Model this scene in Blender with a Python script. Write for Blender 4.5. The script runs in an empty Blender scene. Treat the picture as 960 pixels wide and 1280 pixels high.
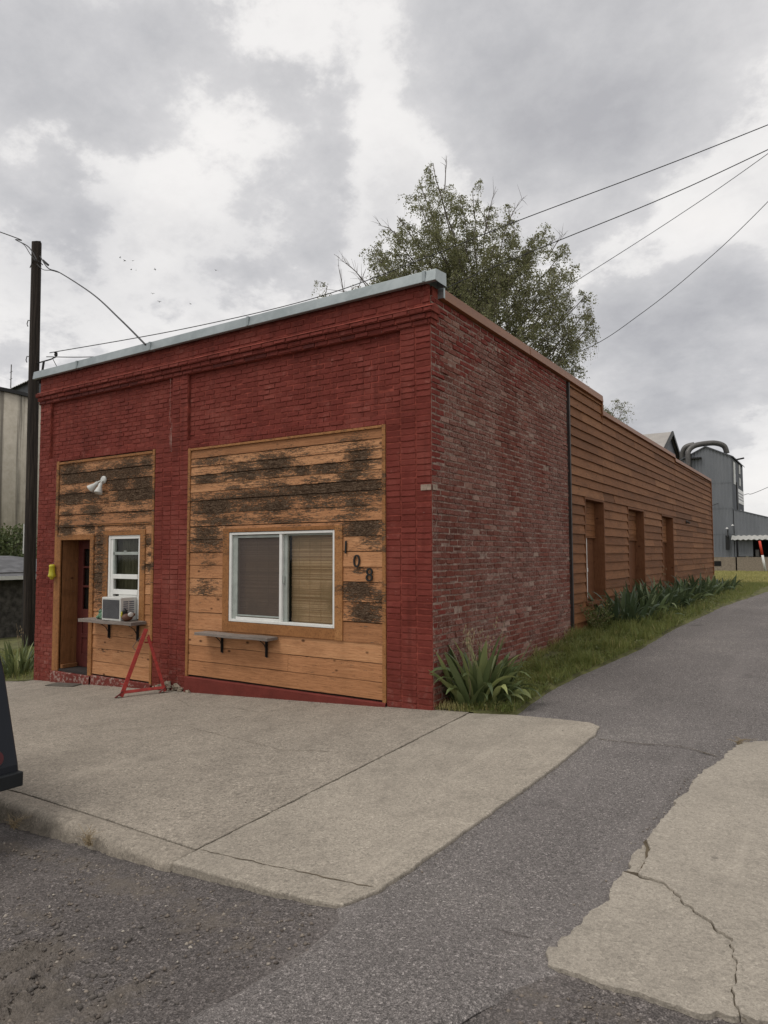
import bpy, math, random
import numpy as np
from mathutils import Vector, Matrix, noise
random.seed(7); RNG = np.random.default_rng(5)
R = math.radians
scene = bpy.context.scene
COL = scene.collection

# ------------------------------------------------------------------ camera
CAM = Vector((3.7244, -6.7066, 1.7))
yaw, pit, rol = R(33.0267), R(3.4803), R(-0.175)
fw = Vector((-math.sin(yaw)*math.cos(pit), math.cos(yaw)*math.cos(pit), math.sin(pit)))
rt = Vector((math.cos(yaw), math.sin(yaw), 0)); up = rt.cross(fw)
r2 = rt*math.cos(rol)+up*math.sin(rol); u2 = -rt*math.sin(rol)+up*math.cos(rol)
cd = bpy.data.cameras.new('camera'); cam = bpy.data.objects.new('camera', cd); COL.objects.link(cam)
m = Matrix.Identity(4)
for i in range(3):
    m[i][0], m[i][1], m[i][2], m[i][3] = r2[i], u2[i], -fw[i], CAM[i]
cam.matrix_world = m
cd.sensor_fit = 'VERTICAL'; cd.sensor_height = 36; cd.sensor_width = 27; cd.lens = 864.92/1280*36
cd.clip_end = 5000; cd.clip_start = .05
scene.camera = cam
RH = Vector((math.cos(yaw), math.sin(yaw), 0)); FH = Vector((-math.sin(yaw), math.cos(yaw), 0))

# ------------------------------------------------------------------ mesh builder
class MB:
    def __init__(s): s.v=[]; s.f=[]; s.m=[]; s.t=[]; s.d=[]
    def add(s, vs, fs, mi=0, t=.5, d=0.):
        b=len(s.v); s.v += [tuple(p) for p in vs]; s.f += [tuple(b+i for i in f) for f in fs]
        s.m += [mi]*len(fs); n=len(vs)
        s.t += list(t) if hasattr(t,'__len__') else [t]*n
        s.d += list(d) if hasattr(d,'__len__') else [d]*n
    def box(s, x0,x1,y0,y1,z0,z1, mi=0, t=.5, d=0.):
        s.add([(x0,y0,z0),(x1,y0,z0),(x1,y1,z0),(x0,y1,z0),(x0,y0,z1),(x1,y0,z1),(x1,y1,z1),(x0,y1,z1)],
              [(0,3,2,1),(4,5,6,7),(0,1,5,4),(1,2,6,5),(2,3,7,6),(3,0,4,7)], mi, t, d)
    def prism(s, pts, z0, z1, mi=0, t=.5):
        """pts 2D ccw; z0,z1 may be functions of (x,y)"""
        n=len(pts); f0=z0 if callable(z0) else (lambda x,y:z0); f1=z1 if callable(z1) else (lambda x,y:z1)
        vs=[(x,y,f0(x,y)) for x,y in pts]+[(x,y,f1(x,y)) for x,y in pts]
        s.add(vs,[tuple(range(n-1,-1,-1)),tuple(range(n,2*n))]+[(i,(i+1)%n,n+(i+1)%n,n+i) for i in range(n)],mi,t)
    def tube(s, pts, rad, n=8, mi=0, t=.5, cap=True):
        pts=[Vector(p) for p in pts]; N=len(pts); rads=rad if hasattr(rad,'__len__') else [rad]*N
        vs=[]; a0=None
        for i,p in enumerate(pts):
            d=(pts[min(i+1,N-1)]-pts[max(i-1,0)]).normalized()
            if a0 is None: a0=d.orthogonal().normalized()
            a=(a0-d*a0.dot(d))
            a=a.normalized() if a.length>1e-6 else d.orthogonal().normalized()
            a0=a; b=d.cross(a)
            for k in range(n):
                th=2*math.pi*k/n; vs.append(p+(a*math.cos(th)+b*math.sin(th))*rads[i])
        fs=[(i*n+k,i*n+(k+1)%n,(i+1)*n+(k+1)%n,(i+1)*n+k) for i in range(N-1) for k in range(n)]
        if cap: fs += [tuple(range(n-1,-1,-1)), tuple((N-1)*n+k for k in range(n))]
        s.add(vs,fs,mi,t)
    def lathe(s, prof, n=20, c=(0,0,0), axis=None, mi=0, t=.5):
        """prof [(r,h)], axis direction vector"""
        ax=Vector(axis or (0,0,1)).normalized(); a=ax.orthogonal().normalized(); b=ax.cross(a); c=Vector(c)
        vs=[c+ax*h+(a*math.cos(2*math.pi*k/n)+b*math.sin(2*math.pi*k/n))*max(r,1e-4) for r,h in prof for k in range(n)]
        P=len(prof)
        fs=[(i*n+k,i*n+(k+1)%n,(i+1)*n+(k+1)%n,(i+1)*n+k) for i in range(P-1) for k in range(n)]
        fs += [tuple(range(n-1,-1,-1)), tuple((P-1)*n+k for k in range(n))]
        s.add(vs,fs,mi,t)
    def blob(s, c, rx, ry, rz, nu=14, nv=9, mi=0, t=.5, rough=0., seed=0, rot=0):
        vs=[]; c=Vector(c)
        for j in range(nv+1):
            ph=math.pi*j/nv
            for i in range(nu):
                th=2*math.pi*i/nu
                d=Vector((math.sin(ph)*math.cos(th),math.sin(ph)*math.sin(th),math.cos(ph)))
                k=1+rough*noise.noise(d*1.7+Vector((seed,seed*.3,0)))
                x,y,z=d.x*rx*k,d.y*ry*k,d.z*rz*k
                vs.append(c+Vector((x*math.cos(rot)-y*math.sin(rot),x*math.sin(rot)+y*math.cos(rot),z)))
        fs=[(j*nu+i,(j+1)*nu+i,(j+1)*nu+(i+1)%nu,j*nu+(i+1)%nu) for j in range(nv) for i in range(nu)]
        s.add(vs,fs,mi,t)

def build(name, mb, mats, parent=None, smooth=False, bevel=0, seg=2, loc=None):
    me=bpy.data.meshes.new(name); me.from_pydata(mb.v,[],mb.f); me.validate()
    for mt in (mats if isinstance(mats,(list,tuple)) else [mats]): me.materials.append(mt)
    n=len(me.vertices)
    if len(mb.m)==len(me.polygons): me.polygons.foreach_set('material_index', mb.m)
    for an,l in (('tint',mb.t),('dark',mb.d)):
        a=me.attributes.new(an,'FLOAT','POINT')
        if len(l)==n: a.data.foreach_set('value', l)
    if smooth: me.polygons.foreach_set('use_smooth',[True]*len(me.polygons))
    me.update()
    o=bpy.data.objects.new(name, me); COL.objects.link(o)
    if loc: o.location=loc
    if parent: o.parent=parent
    if bevel:
        b=o.modifiers.new('bevel','BEVEL'); b.width=bevel; b.segments=seg; b.limit_method='ANGLE'; b.angle_limit=R(40)
    return o
def raw(name, V, F, mats, parent=None, tint=None, loc=None, smooth=False):
    """numpy mesh: V (n,3), F (m,k)"""
    me=bpy.data.meshes.new(name); n=len(V); k=F.shape[1]; mF=len(F)
    me.vertices.add(n); me.vertices.foreach_set('co', np.ascontiguousarray(V,dtype=np.float32).ravel())
    me.loops.add(mF*k); me.loops.foreach_set('vertex_index', np.ascontiguousarray(F,dtype=np.int32).ravel())
    me.polygons.add(mF); me.polygons.foreach_set('loop_start', np.arange(0,mF*k,k,dtype=np.int32))
    for mt in (mats if isinstance(mats,(list,tuple)) else [mats]): me.materials.append(mt)
    me.update(calc_edges=True); me.validate()
    if tint is not None:
        a=me.attributes.new('tint','FLOAT','POINT'); a.data.foreach_set('value', np.ascontiguousarray(tint,dtype=np.float32))
    if smooth: me.polygons.foreach_set('use_smooth',[True]*len(me.polygons))
    o=bpy.data.objects.new(name, me); COL.objects.link(o)
    if loc: o.location=loc
    if parent: o.parent=parent
    return o
def tag(o, label, cat, group=None, kind=None):
    o['label']=label; o['category']=cat
    if group: o['group']=group
    if kind: o['kind']=kind
    return o
def thing(name, label, cat, loc=(0,0,0), group=None):
    o=bpy.data.objects.new(name,None); COL.objects.link(o); o.location=loc; o.empty_display_size=.2
    return tag(o,label,cat,group)
def struct(o, kind='structure'): o['kind']=kind; return o

# ------------------------------------------------------------------ material helper
class N:
    def __init__(s,name):
        s.mat=bpy.data.materials.new(name); s.mat.use_nodes=True; s.nt=s.mat.node_tree; s.nt.nodes.clear()
        s.out=s.nt.nodes.new('ShaderNodeOutputMaterial'); s._oc=None
    def n(s,t,**k):
        d=s.nt.nodes.new(t)
        for a,v in k.items(): setattr(d,a,v)
        return d
    def put(s,sock,v):
        if isinstance(v,bpy.types.NodeSocket): s.nt.links.new(v,sock)
        elif v is not None:
            if hasattr(v,'__len__') and len(v)==3 and sock.type=='RGBA': v=(*v,1)
            sock.default_value=v
    def oc(s):
        if s._oc is None: s._oc=s.n('ShaderNodeTexCoord').outputs['Object']
        return s._oc
    def sc(s,scale,off=(0,0,0),rot=(0,0,0),vec=None):
        d=s.n('ShaderNodeMapping'); s.put(d.inputs['Vector'],vec or s.oc())
        d.inputs['Scale'].default_value=scale if hasattr(scale,'__len__') else (scale,)*3
        d.inputs['Location'].default_value=off; d.inputs['Rotation'].default_value=rot
        return d.outputs[0]
    def noise(s,scale,detail=4,rough=.55,vec=None,dist=0,col=False):
        d=s.n('ShaderNodeTexNoise'); s.put(d.inputs['Vector'],vec or s.oc())
        d.inputs['Scale'].default_value=scale; d.inputs['Detail'].default_value=detail; d.inputs['Roughness'].default_value=rough; d.inputs['Distortion'].default_value=dist
        return d.outputs['Color' if col else 'Fac']
    def voro(s,scale,vec=None,feature='F1',out='Distance'):
        d=s.n('ShaderNodeTexVoronoi',feature=feature); s.put(d.inputs['Vector'],vec or s.oc()); d.inputs['Scale'].default_value=scale
        return d.outputs[out]
    def attr(s,name,out='Fac'): return s.n('ShaderNodeAttribute',attribute_name=name).outputs[out]
    def ramp(s,fac,stops,interp='LINEAR'):
        d=s.n('ShaderNodeValToRGB'); s.put(d.inputs[0],fac); e=d.color_ramp.elements; d.color_ramp.interpolation=interp
        while len(e)<len(stops): e.new(.5)
        for el,(p,c) in zip(e,stops):
            el.position=p; el.color=(*c,1) if hasattr(c,'__len__') else (c,c,c,1)
        return d.outputs[0]
    def ss(s,fac,a,b):
        d=s.n('ShaderNodeMapRange',interpolation_type='SMOOTHSTEP'); s.put(d.inputs[0],fac)
        d.inputs[1].default_value=a; d.inputs[2].default_value=b; return d.outputs[0]
    def math(s,op,a,b=0.,clamp=False):
        d=s.n('ShaderNodeMath',operation=op,use_clamp=clamp); s.put(d.inputs[0],a); s.put(d.inputs[1],b); return d.outputs[0]
    def mix(s,fac,a,b,mode='MIX'):
        d=s.n('ShaderNodeMix',data_type='RGBA',blend_type=mode); s.put(d.inputs[0],fac); s.put(d.inputs[6],a); s.put(d.inputs[7],b); return d.outputs[2]
    def sep(s,v,i):
        d=s.n('ShaderNodeSeparateXYZ'); s.put(d.inputs[0],v); return d.outputs[i]
    def bump(s,h,strength=.5,dist=.01,nrm=None):
        d=s.n('ShaderNodeBump'); s.put(d.inputs['Height'],h); d.inputs['Strength'].default_value=strength; d.inputs['Distance'].default_value=dist
        if nrm: s.put(d.inputs['Normal'],nrm)
        return d.outputs[0]
    def bsdf(s,col,rough=.8,metal=0.,nrm=None,spec=.3,**k):
        d=s.n('ShaderNodeBsdfPrincipled'); s.put(d.inputs['Base Color'],col); s.put(d.inputs['Roughness'],rough); s.put(d.inputs['Metallic'],metal)
        s.put(d.inputs['Specular IOR Level'],spec)
        if nrm: s.put(d.inputs['Normal'],nrm)
        for a,v in k.items(): s.put(d.inputs[a],v)
        s.nt.links.new(d.outputs[0],s.out.inputs[0]); return d
def simple(name,col,rough=.6,metal=0.,var=.15,scale=6,spec=.4,bump=.0,bscale=60):
    k=N(name); nz=k.noise(scale,5,.6)
    c=k.mix(k.ss(nz,.3,.75),tuple(v*(1-var) for v in col),tuple(min(1,v*(1+var)) for v in col))
    nb=k.bump(k.noise(bscale,4,.6),bump,.01) if bump else None
    k.bsdf(c,rough,metal,nb,spec); return k.mat

# ---- painted brick (front)
def m_paint_brick():
    k=N('red_painted_brick'); n1=k.noise(1.3,5,.6); n2=k.noise(22,5,.65); n3=k.noise(90,3,.6); t=k.attr('tint')
    c=k.ramp(n1,[(.28,(.118,.026,.020)),(.5,(.178,.039,.030)),(.66,(.215,.058,.044)),(.8,(.27,.092,.072))])
    c=k.mix(k.math('MULTIPLY',k.math('ABSOLUTE',k.math('SUBTRACT',t,.5)),.5),c,k.mix(k.ss(t,.3,.7),(.10,.016,.013),(.33,.085,.060)))
    # dirt washed from the cornice and chalky wear
    st=k.noise(1,4,.6,vec=k.sc((9,9,.7)))
    c=k.mix(k.math('MULTIPLY',k.ss(st,.50,.70),.45),c,(.085,.020,.015))
    c=k.mix(k.math('MULTIPLY',k.ss(k.noise(5,8,.78),.55,.70),.38),c,(.36,.15,.12))
    z=k.sep(k.oc(),2)
    base=k.math('MULTIPLY',k.ss(z,.55,-.35),k.ss(k.noise(9,7,.75),.50,.66))
    c=k.mix(k.math('MULTIPLY',base,.5),c,(.34,.21,.175))
    chip=k.math('GREATER_THAN',k.math('ADD',k.noise(28,4,.7),k.math('MULTIPLY',k.noise(1.7,2),.25)),.84)
    c=k.mix(k.math('MULTIPLY',chip,.75),c,(.34,.21,.18))
    c=k.mix(k.math('MULTIPLY',k.attr('dark'),.75),c,(.055,.018,.017))
    h=k.math('ADD',k.math('MULTIPLY',n2,.7),k.math('MULTIPLY',n3,.3))
    k.bsdf(c,.75,0,k.bump(h,.9,.014),.10); return k.mat
# ---- worn side brick
def m_side_brick():
    k=N('worn_side_brick'); t=k.attr('tint'); dk=k.attr('dark'); n2=k.noise(26,6,.7); n1=k.noise(1.6,5,.6); n3=k.noise(70,4,.7)
    c=k.ramp(t,[(0,(.100,.032,.024)),(.3,(.150,.046,.034)),(.6,(.195,.062,.046)),(.86,(.24,.100,.076)),(1,(.34,.240,.195))])
    c=k.mix(k.math('MULTIPLY',k.ss(n2,.45,.75),.45),c,(.30,.15,.115))
    wash=k.math('MULTIPLY',k.ss(n3,.48,.60),k.ss(k.noise(1.1,4,.65),.36,.56))
    c=k.mix(k.math('MULTIPLY',wash,.62),c,(.40,.32,.275))
    c=k.mix(k.math('MULTIPLY',k.ss(n1,.55,.75),.25),c,(.10,.038,.034))
    paint=k.ss(k.math('ADD',dk,k.math('MULTIPLY',k.math('SUBTRACT',k.noise(14,6,.7),.5),1.3)),.42,.56)
    c=k.mix(k.math('MULTIPLY',paint,.85),c,(.19,.035,.028))
    k.bsdf(c,.9,0,k.bump(k.math('ADD',n2,k.math('MULTIPLY',n3,.4)),1,.016),.08); return k.mat
def m_mortar(name,a,b):
    k=N(name); n1=k.noise(12,6,.7); c=k.ramp(n1,[(.35,a),(.65,b)])
    k.bsdf(c,.95,0,k.bump(k.noise(80,4,.7),.7,.01),.15); return k.mat
# ---- stained wood with weathered patches
def m_wood(name,lo,mid,hi,grain=(3,3,60),weather=True,knots=True,ax=0,fade=.5):
    k=N(name); t=k.attr('tint'); dk=k.attr('dark')
    off=k.n('ShaderNodeCombineXYZ'); k.put(off.inputs[0],k.math('MULTIPLY',t,37.)); k.put(off.inputs[1],k.math('MULTIPLY',t,17.)); k.put(off.inputs[2],k.math('MULTIPLY',t,9.))
    va=k.n('ShaderNodeVectorMath',operation='ADD'); k.put(va.inputs[0],k.oc()); k.put(va.inputs[1],off.outputs[0]); v=va.outputs[0]
    g=k.noise(1,6,.65,vec=k.sc(grain,vec=v),dist=.6)
    g2=k.noise(1,4,.6,vec=k.sc(tuple(q*3.2 for q in grain),vec=v))
    c=k.ramp(k.math('ADD',k.math('MULTIPLY',g,.6),k.math('MULTIPLY',t,.46)),[(.25,lo),(.52,mid),(.8,hi)])
    c=k.mix(k.math('MULTIPLY',k.ss(g2,.50,.66),.5),c,tuple(q*.55 for q in lo))
    c=k.mix(k.math('MULTIPLY',k.ss(k.noise(1,6,.7,vec=k.sc((1.1,1.1,5),vec=v)),.5,.72),.45),c,tuple(q*.75 for q in lo))
    # worn/bleached drift
    c=k.mix(k.math('MULTIPLY',k.ss(k.noise(2.2,5,.6),.45,.75),fade*.6),c,tuple(q*.55 for q in mid))
    if knots:
        kv=k.voro(1,vec=k.sc((3.1,3.1,5.5) if ax==0 else (3.1,3.1,5.5),vec=v))
        c=k.mix(k.math('MULTIPLY',k.ss(kv,.13,.05),.85),c,(.055,.024,.012))
    hgt=k.math('ADD',k.math('MULTIPLY',g2,.5),g)
    rough=.7; spec=.12
    if weather:
        wn=k.noise(1,8,.72,vec=k.sc((3.6,3.6,20),vec=v)); wf=k.noise(1,7,.74,vec=k.sc((11,11,90),vec=v)); wg=k.noise(1,5,.7,vec=k.sc((32,32,95),vec=v))
        wsum=k.math('ADD',dk,k.math('MULTIPLY',k.math('SUBTRACT',wn,.5),1.7))
        wsum=k.math('ADD',wsum,k.math('MULTIPLY',k.math('SUBTRACT',wf,.5),2.5))
        wsum=k.math('ADD',wsum,k.math('MULTIPLY',k.math('SUBTRACT',wg,.5),1.9))
        wm=k.math('MULTIPLY',k.ss(wsum,.47,.64),.98)
        edge=k.math('MULTIPLY',k.ss(wsum,.20,.55),.6)
        c=k.mix(edge,c,tuple(q*.60 for q in lo))
        wc=k.ramp(k.math('ADD',k.math('MULTIPLY',wg,.5),k.math('MULTIPLY',wf,.5)),[(.36,(.014,.009,.007)),(.48,(.042,.028,.019)),(.58,(.15,.105,.072)),(.66,(.24,.19,.145))])
        c=k.mix(wm,c,wc); hgt=k.math('SUBTRACT',hgt,k.math('MULTIPLY',wm,.9)); rough=k.mix(wm,(.6,)*3,(.95,)*3); spec=k.math('SUBTRACT',.12,k.math('MULTIPLY',wm,.11))
    k.bsdf(c,rough,0,k.bump(hgt,.5,.006),spec); return k.mat
# ---- ground
def m_concrete(name,base,agg=.35,scale=70,stain=.5):
    k=N(name); n1=k.noise(.9,6,.6); n2=k.noise(6,6,.65); t=k.attr('tint')
    vc=k.voro(scale,out='Color'); vr=k.sep(vc,0)
    c=k.ramp(k.math('ADD',k.math('MULTIPLY',n1,.6),k.math('MULTIPLY',n2,.4)),[(.3,tuple(q*.74 for q in base)),(.5,base),(.7,tuple(q*1.16 for q in base))])
    sp=k.ramp(vr,[(.0,.55),(.25,.86),(.7,1.05),(.93,1.15),(1,1.5)])
    c=k.mix(agg,c,k.mix(1,c,sp,'MULTIPLY'))
    v2=k.voro(scale*2.7,out='Color'); c=k.mix(agg*.8,c,k.mix(1,c,k.ramp(k.sep(v2,1),[(0,.5),(.5,1),(1,1.4)]),'MULTIPLY'))
    st=k.ss(k.noise(2.3,7,.7,dist=.5),.52,.72)
    c=k.mix(k.math('MULTIPLY',st,stain),c,tuple(q*.62 for q in base))
    # pale scuffs drawn along the driving direction
    sc=k.noise(1,3,.5,vec=k.sc((7,.45,1),rot=(0,0,R(-4)),vec=k.oc()))
    c=k.mix(k.math('MULTIPLY',k.ss(sc,.58,.70),.28),c,tuple(min(1,q*1.35) for q in base))
    c=k.mix(k.math('MULTIPLY',k.ss(k.voro(1.6),.035,.02),.6),c,tuple(q*.35 for q in base))
    c=k.mix(k.math('MULTIPLY',k.ss(k.noise(.55,7,.68),.50,.66),.30),c,tuple(q*.66 for q in base))
    c=k.mix(k.math('MULTIPLY',k.ss(k.noise(38,3,.7),.62,.70),.5),c,tuple(q*.5 for q in base))
    h=k.math('ADD',k.math('MULTIPLY',k.voro(scale),.6),k.math('MULTIPLY',k.noise(scale*1.3,4,.7),.7))
    k.bsdf(c,.9,0,k.bump(h,.55,.006),.2); return k.mat
def m_asphalt(name,base,warm,dirtcol,scale=75,dirt=0.):
    k=N(name); n1=k.noise(.7,6,.62); vr=k.sep(k.voro(scale,out='Color'),0); v2=k.sep(k.voro(scale*2.4,out='Color'),1)
    c=k.ramp(n1,[(.3,tuple(q*.78 for q in base)),(.55,base),(.75,warm)])
    c=k.mix(1,c,k.ramp(vr,[(0,.60),(.3,.86),(.75,1.04),(.92,1.30),(1,1.9)]),'MULTIPLY')
    c=k.mix(1,c,k.ramp(v2,[(0,.55),(.6,1.0),(1,1.7)]),'MULTIPLY')
    if dirt:
        dk=k.attr('dark'); nn=k.math('ADD',dk,k.math('MULTIPLY',k.math('SUBTRACT',k.noise(7,8,.72),.5),1.5))
        c=k.mix(k.math('MULTIPLY',k.ss(nn,.4,.75),dirt),c,k.mix(k.noise(45,4,.7),tuple(q*.5 for q in dirtcol),tuple(q*1.3 for q in dirtcol)))
    c=k.mix(k.math('MULTIPLY',k.ss(k.noise(1.7,6,.7),.58,.75),.35),c,tuple(q*.5 for q in base))
    st=k.voro(.9,vec=k.sc(1,vec=None)); c=k.mix(k.math('MULTIPLY',k.ss(k.math('ADD',st,k.math('MULTIPLY',k.noise(9,4,.6),.12)),.22,.11),.55),c,tuple(q*.35 for q in base))
    tm=k.noise(1,3,.5,vec=k.sc((3.2,.22,1),rot=(0,0,R(-3)))); c=k.mix(k.math('MULTIPLY',k.ss(tm,.52,.68),.22),c,tuple(min(1,q*1.45) for q in base))
    c=k.mix(k.math('MULTIPLY',k.ss(k.noise(55,3,.7),.60,.68),.45),c,tuple(q*.4 for q in base))
    h=k.math('ADD',k.voro(scale),k.math('MULTIPLY',k.noise(scale*1.2,4,.7),.7))
    k.bsdf(c,.85,0,k.bump(h,.9,.009),.3); return k.mat
def m_leaf(name,a,b,c2,trans=.25,rough=.5):
    k=N(name); t=k.attr('tint'); col=k.ramp(t,[(0,a),(.5,b),(1,c2)])
    d=k.bsdf(col,rough,0,None,.35); tr=k.n('ShaderNodeBsdfTranslucent'); k.put(tr.inputs[0],k.mix(.5,col,tuple(min(1,q*1.3) for q in c2)))
    mx=k.n('ShaderNodeMixShader'); mx.inputs[0].default_value=trans
    k.nt.links.new(d.outputs[0],mx.inputs[1]); k.nt.links.new(tr.outputs[0],mx.inputs[2]); k.nt.links.new(mx.outputs[0],k.out.inputs[0]); return k.mat
def m_glass(name,tint=(.02,.025,.02),mixv=.12):
    k=N(name); tr=k.n('ShaderNodeBsdfTransparent'); tr.inputs[0].default_value=(.93,.94,.92,1)
    gl=k.n('ShaderNodeBsdfGlossy'); gl.inputs['Roughness'].default_value=.04; gl.inputs['Color'].default_value=(.9,.9,.9,1)
    fr=k.n('ShaderNodeFresnel'); fr.inputs[0].default_value=1.5
    mx=k.n('ShaderNodeMixShader'); k.put(mx.inputs[0],k.math('MULTIPLY',fr.outputs[0],.6,True))
    k.nt.links.new(tr.outputs[0],mx.inputs[1]); k.nt.links.new(gl.outputs[0],mx.inputs[2]); k.nt.links.new(mx.outputs[0],k.out.inputs[0]); return k.mat
def m_screen():
    k=N('insect_screen'); tr=k.n('ShaderNodeBsdfTransparent'); df=k.n('ShaderNodeBsdfDiffuse'); df.inputs[0].default_value=(.12,.10,.092,1)
    mx=k.n('ShaderNodeMixShader'); mx.inputs[0].default_value=.62
    k.nt.links.new(tr.outputs[0],mx.inputs[1]); k.nt.links.new(df.outputs[0],mx.inputs[2]); k.nt.links.new(mx.outputs[0],k.out.inputs[0]); return k.mat
def m_metal_sheet(name,a,b,rough=.45,metal=.6,streak=(3,3,.4)):
    k=N(name); n1=k.noise(1,6,.6,vec=k.sc(streak)); n2=k.noise(14,5,.6)
    c=k.mix(k.ss(k.math('ADD',k.math('MULTIPLY',n1,.7),k.math('MULTIPLY',n2,.3)),.35,.65),a,b)
    k.bsdf(c,rough,metal,k.bump(n2,.08,.01),.4); return k.mat
def m_silo():
    k=N('stained_silo_concrete'); n1=k.noise(1,6,.6,vec=k.sc((1.6,1.6,.05))); n2=k.noise(3,6,.65); n3=k.noise(1,5,.65,vec=k.sc((5,5,.12)))
    c=k.ramp(n2,[(.3,(.38,.34,.275)),(.7,(.50,.455,.38))])
    c=k.mix(k.math('MULTIPLY',k.ss(n1,.51,.64),.8),c,(.075,.066,.055))
    c=k.mix(k.math('MULTIPLY',k.ss(n3,.58,.7),.45),c,(.13,.115,.095))
    k.bsdf(c,.9,0,k.bump(n2,.2,.05),.2); return k.mat
def m_pole():
    k=N('creosoted_pole_wood'); n1=k.noise(1,6,.7,vec=k.sc((26,26,.7))); n2=k.noise(1,4,.6,vec=k.sc((60,60,2.5)))
    c=k.ramp(n1,[(.3,(.010,.008,.007)),(.5,(.030,.024,.020)),(.72,(.085,.068,.055))])
    k.bsdf(c,.85,0,k.bump(k.math('ADD',n1,n2),1,.02),.2); return k.mat
M={}
M['paint']=m_paint_brick(); M['side']=m_side_brick()
M['pmortar']=simple('red_painted_joint',(.225,.055,.040),.85,var=.35,scale=7,bump=.5,spec=.1)
M['smortar']=m_mortar('grey_mortar',(.13,.066,.052),(.38,.285,.235))
M['wood']=m_wood('stained_weathered_siding',(.29,.130,.058),(.475,.228,.108),(.64,.355,.182),grain=(2.2,2.2,55))
M['trim']=m_wood('stained_trim_board',(.21,.093,.038),(.33,.15,.058),(.43,.215,.088),grain=(14,14,14),knots=False)
M['jamb']=m_wood('door_jamb_board',(.17,.075,.033),(.25,.115,.05),(.32,.16,.072),grain=(30,30,2.0),weather=True)
M['rear']=m_wood('brown_rear_siding',(.115,.048,.020),(.215,.092,.040),(.30,.142,.066),grain=(2.2,2.2,50),weather=False)
M['reartrim']=m_wood('brown_rear_trim',(.13,.054,.026),(.18,.078,.038),(.22,.099,.050),grain=(30,30,2.),weather=False,knots=True)
M['greywood']=m_wood('grey_weathered_shelf',(.14,.115,.10),(.24,.205,.18),(.34,.30,.27),grain=(2.5,30,30),weather=False,knots=False)
M['dkgap']=simple('shadow_gap_backing',(.03,.018,.012),.95)
M['galv']=m_metal_sheet('galvanised_sheet',(.27,.305,.31),(.36,.395,.40),.42,.55,(2,2,2))
M['browncap']=m_metal_sheet('brown_metal_coping',(.19,.068,.024),(.26,.103,.040),.5,.0,(.3,.3,4))
M['white']=simple('white_vinyl',(.74,.74,.71),.4,var=.05)
M['offwhite']=simple('offwhite_plastic',(.56,.56,.53),.5,var=.06,scale=12)
M['greyvinyl']=simple('grey_vinyl_channel',(.34,.37,.34),.5)
M['dkplastic']=simple('dark_grille',(.055,.055,.06),.6)
M['black']=simple('black_iron',(.012,.012,.012),.55)
M['steel']=simple('dull_steel_bracket',(.13,.12,.115),.5,.6)
M['door']=simple('dark_red_door',(.095,.022,.018),.5,var=.2,scale=4)
M['redmetal']=simple('red_stand_paint',(.34,.030,.022),.5,var=.25,scale=18,bump=.2)
M['rust']=simple('rusted_red_foot',(.13,.02,.017),.6,var=.35,scale=20)
M['plinth']=simple('red_plinth_paint',(.25,.055,.042),.75,var=.28,scale=7,bump=.6,bscale=30)
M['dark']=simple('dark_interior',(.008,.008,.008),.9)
M['curtain']=simple('olive_curtain',(.10,.095,.055),.9,var=.3,scale=3)
M['glass']=m_glass('window_glass'); M['screen']=m_screen()
M['conc']=m_concrete('sidewalk_concrete',(.300,.264,.218),.75,66,.45)
M['conc2']=m_concrete('apron_concrete',(.325,.288,.238),.6,80,.4)
M['conc3']=m_concrete('broken_slab_concrete',(.325,.290,.242),.45,75,.45)
M['kerb']=m_concrete('kerb_concrete',(.285,.25,.205),.6,60,1.)
M['alley']=m_asphalt('alley_asphalt',(.190,.172,.163),(.235,.214,.198),(.2,.17,.13),110)
M['street']=m_asphalt('old_street_asphalt',(.128,.113,.106),(.180,.160,.145),(.165,.140,.115),85,dirt=.7)
M['soil']=simple('bare_soil',(.10,.078,.05),.95,var=.4,scale=5,bump=.8)
M['turf']=simple('turf_ground',(.105,.105,.036),.95,var=.45,scale=4,bump=.8)
M['grass']=m_leaf('grass_blades',(.095,.135,.030),(.175,.215,.055),(.40,.34,.15),.3)
M['lawnblade']=m_leaf('lawn_blades',(.22,.22,.06),(.34,.32,.10),(.52,.45,.20),.3)
M['iris']=m_leaf('iris_leaf',(.052,.078,.032),(.115,.150,.062),(.34,.37,.15),.22,.42)
M['irisdk']=m_leaf('bluish_iris_leaf',(.034,.055,.028),(.062,.092,.046),(.15,.19,.09),.2,.42)
M['weed']=m_leaf('weed_leaf',(.06,.09,.025),(.12,.15,.045),(.22,.20,.08),.25)
M['birch']=m_leaf('birch_leaf',(.090,.098,.042),(.185,.19,.088),(.31,.31,.16),.38,.4)
M['bush']=m_leaf('bush_leaf',(.04,.06,.018),(.085,.11,.04),(.15,.17,.07),.25)
M['bark']=simple('birch_bark',(.16,.14,.12),.85,var=.5,scale=9,bump=.5)
M['twig']=simple('twig_bark',(.10,.08,.068),.85)
M['stalk']=simple('dry_stalk',(.26,.20,.12),.9)
M['pole']=m_pole(); M['silo']=m_silo()
M['wire']=simple('black_cable',(.02,.02,.022),.6)
M['elev']=m_metal_sheet('blue_grey_corrugated',(.150,.160,.176),(.205,.216,.232),.6,.15,(.5,.5,.12))
M['elevdk']=m_metal_sheet('dark_corrugated',(.085,.09,.10),(.12,.13,.145),.6,.15,(.5,.5,.12))
M['duct']=simple('weathered_duct',(.12,.115,.11),.5,.5)
M['dock']=m_mortar('dock_concrete',(.20,.165,.125),(.32,.27,.21))
M['tinroof']=m_metal_sheet('pale_tin_roof',(.40,.40,.38),(.56,.55,.52),.55,.1,(.6,.6,.6))
M['greyroof']=m_metal_sheet('old_barn_roof',(.29,.27,.25),(.40,.375,.345),.7,.05,(.4,.4,.4))
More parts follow.
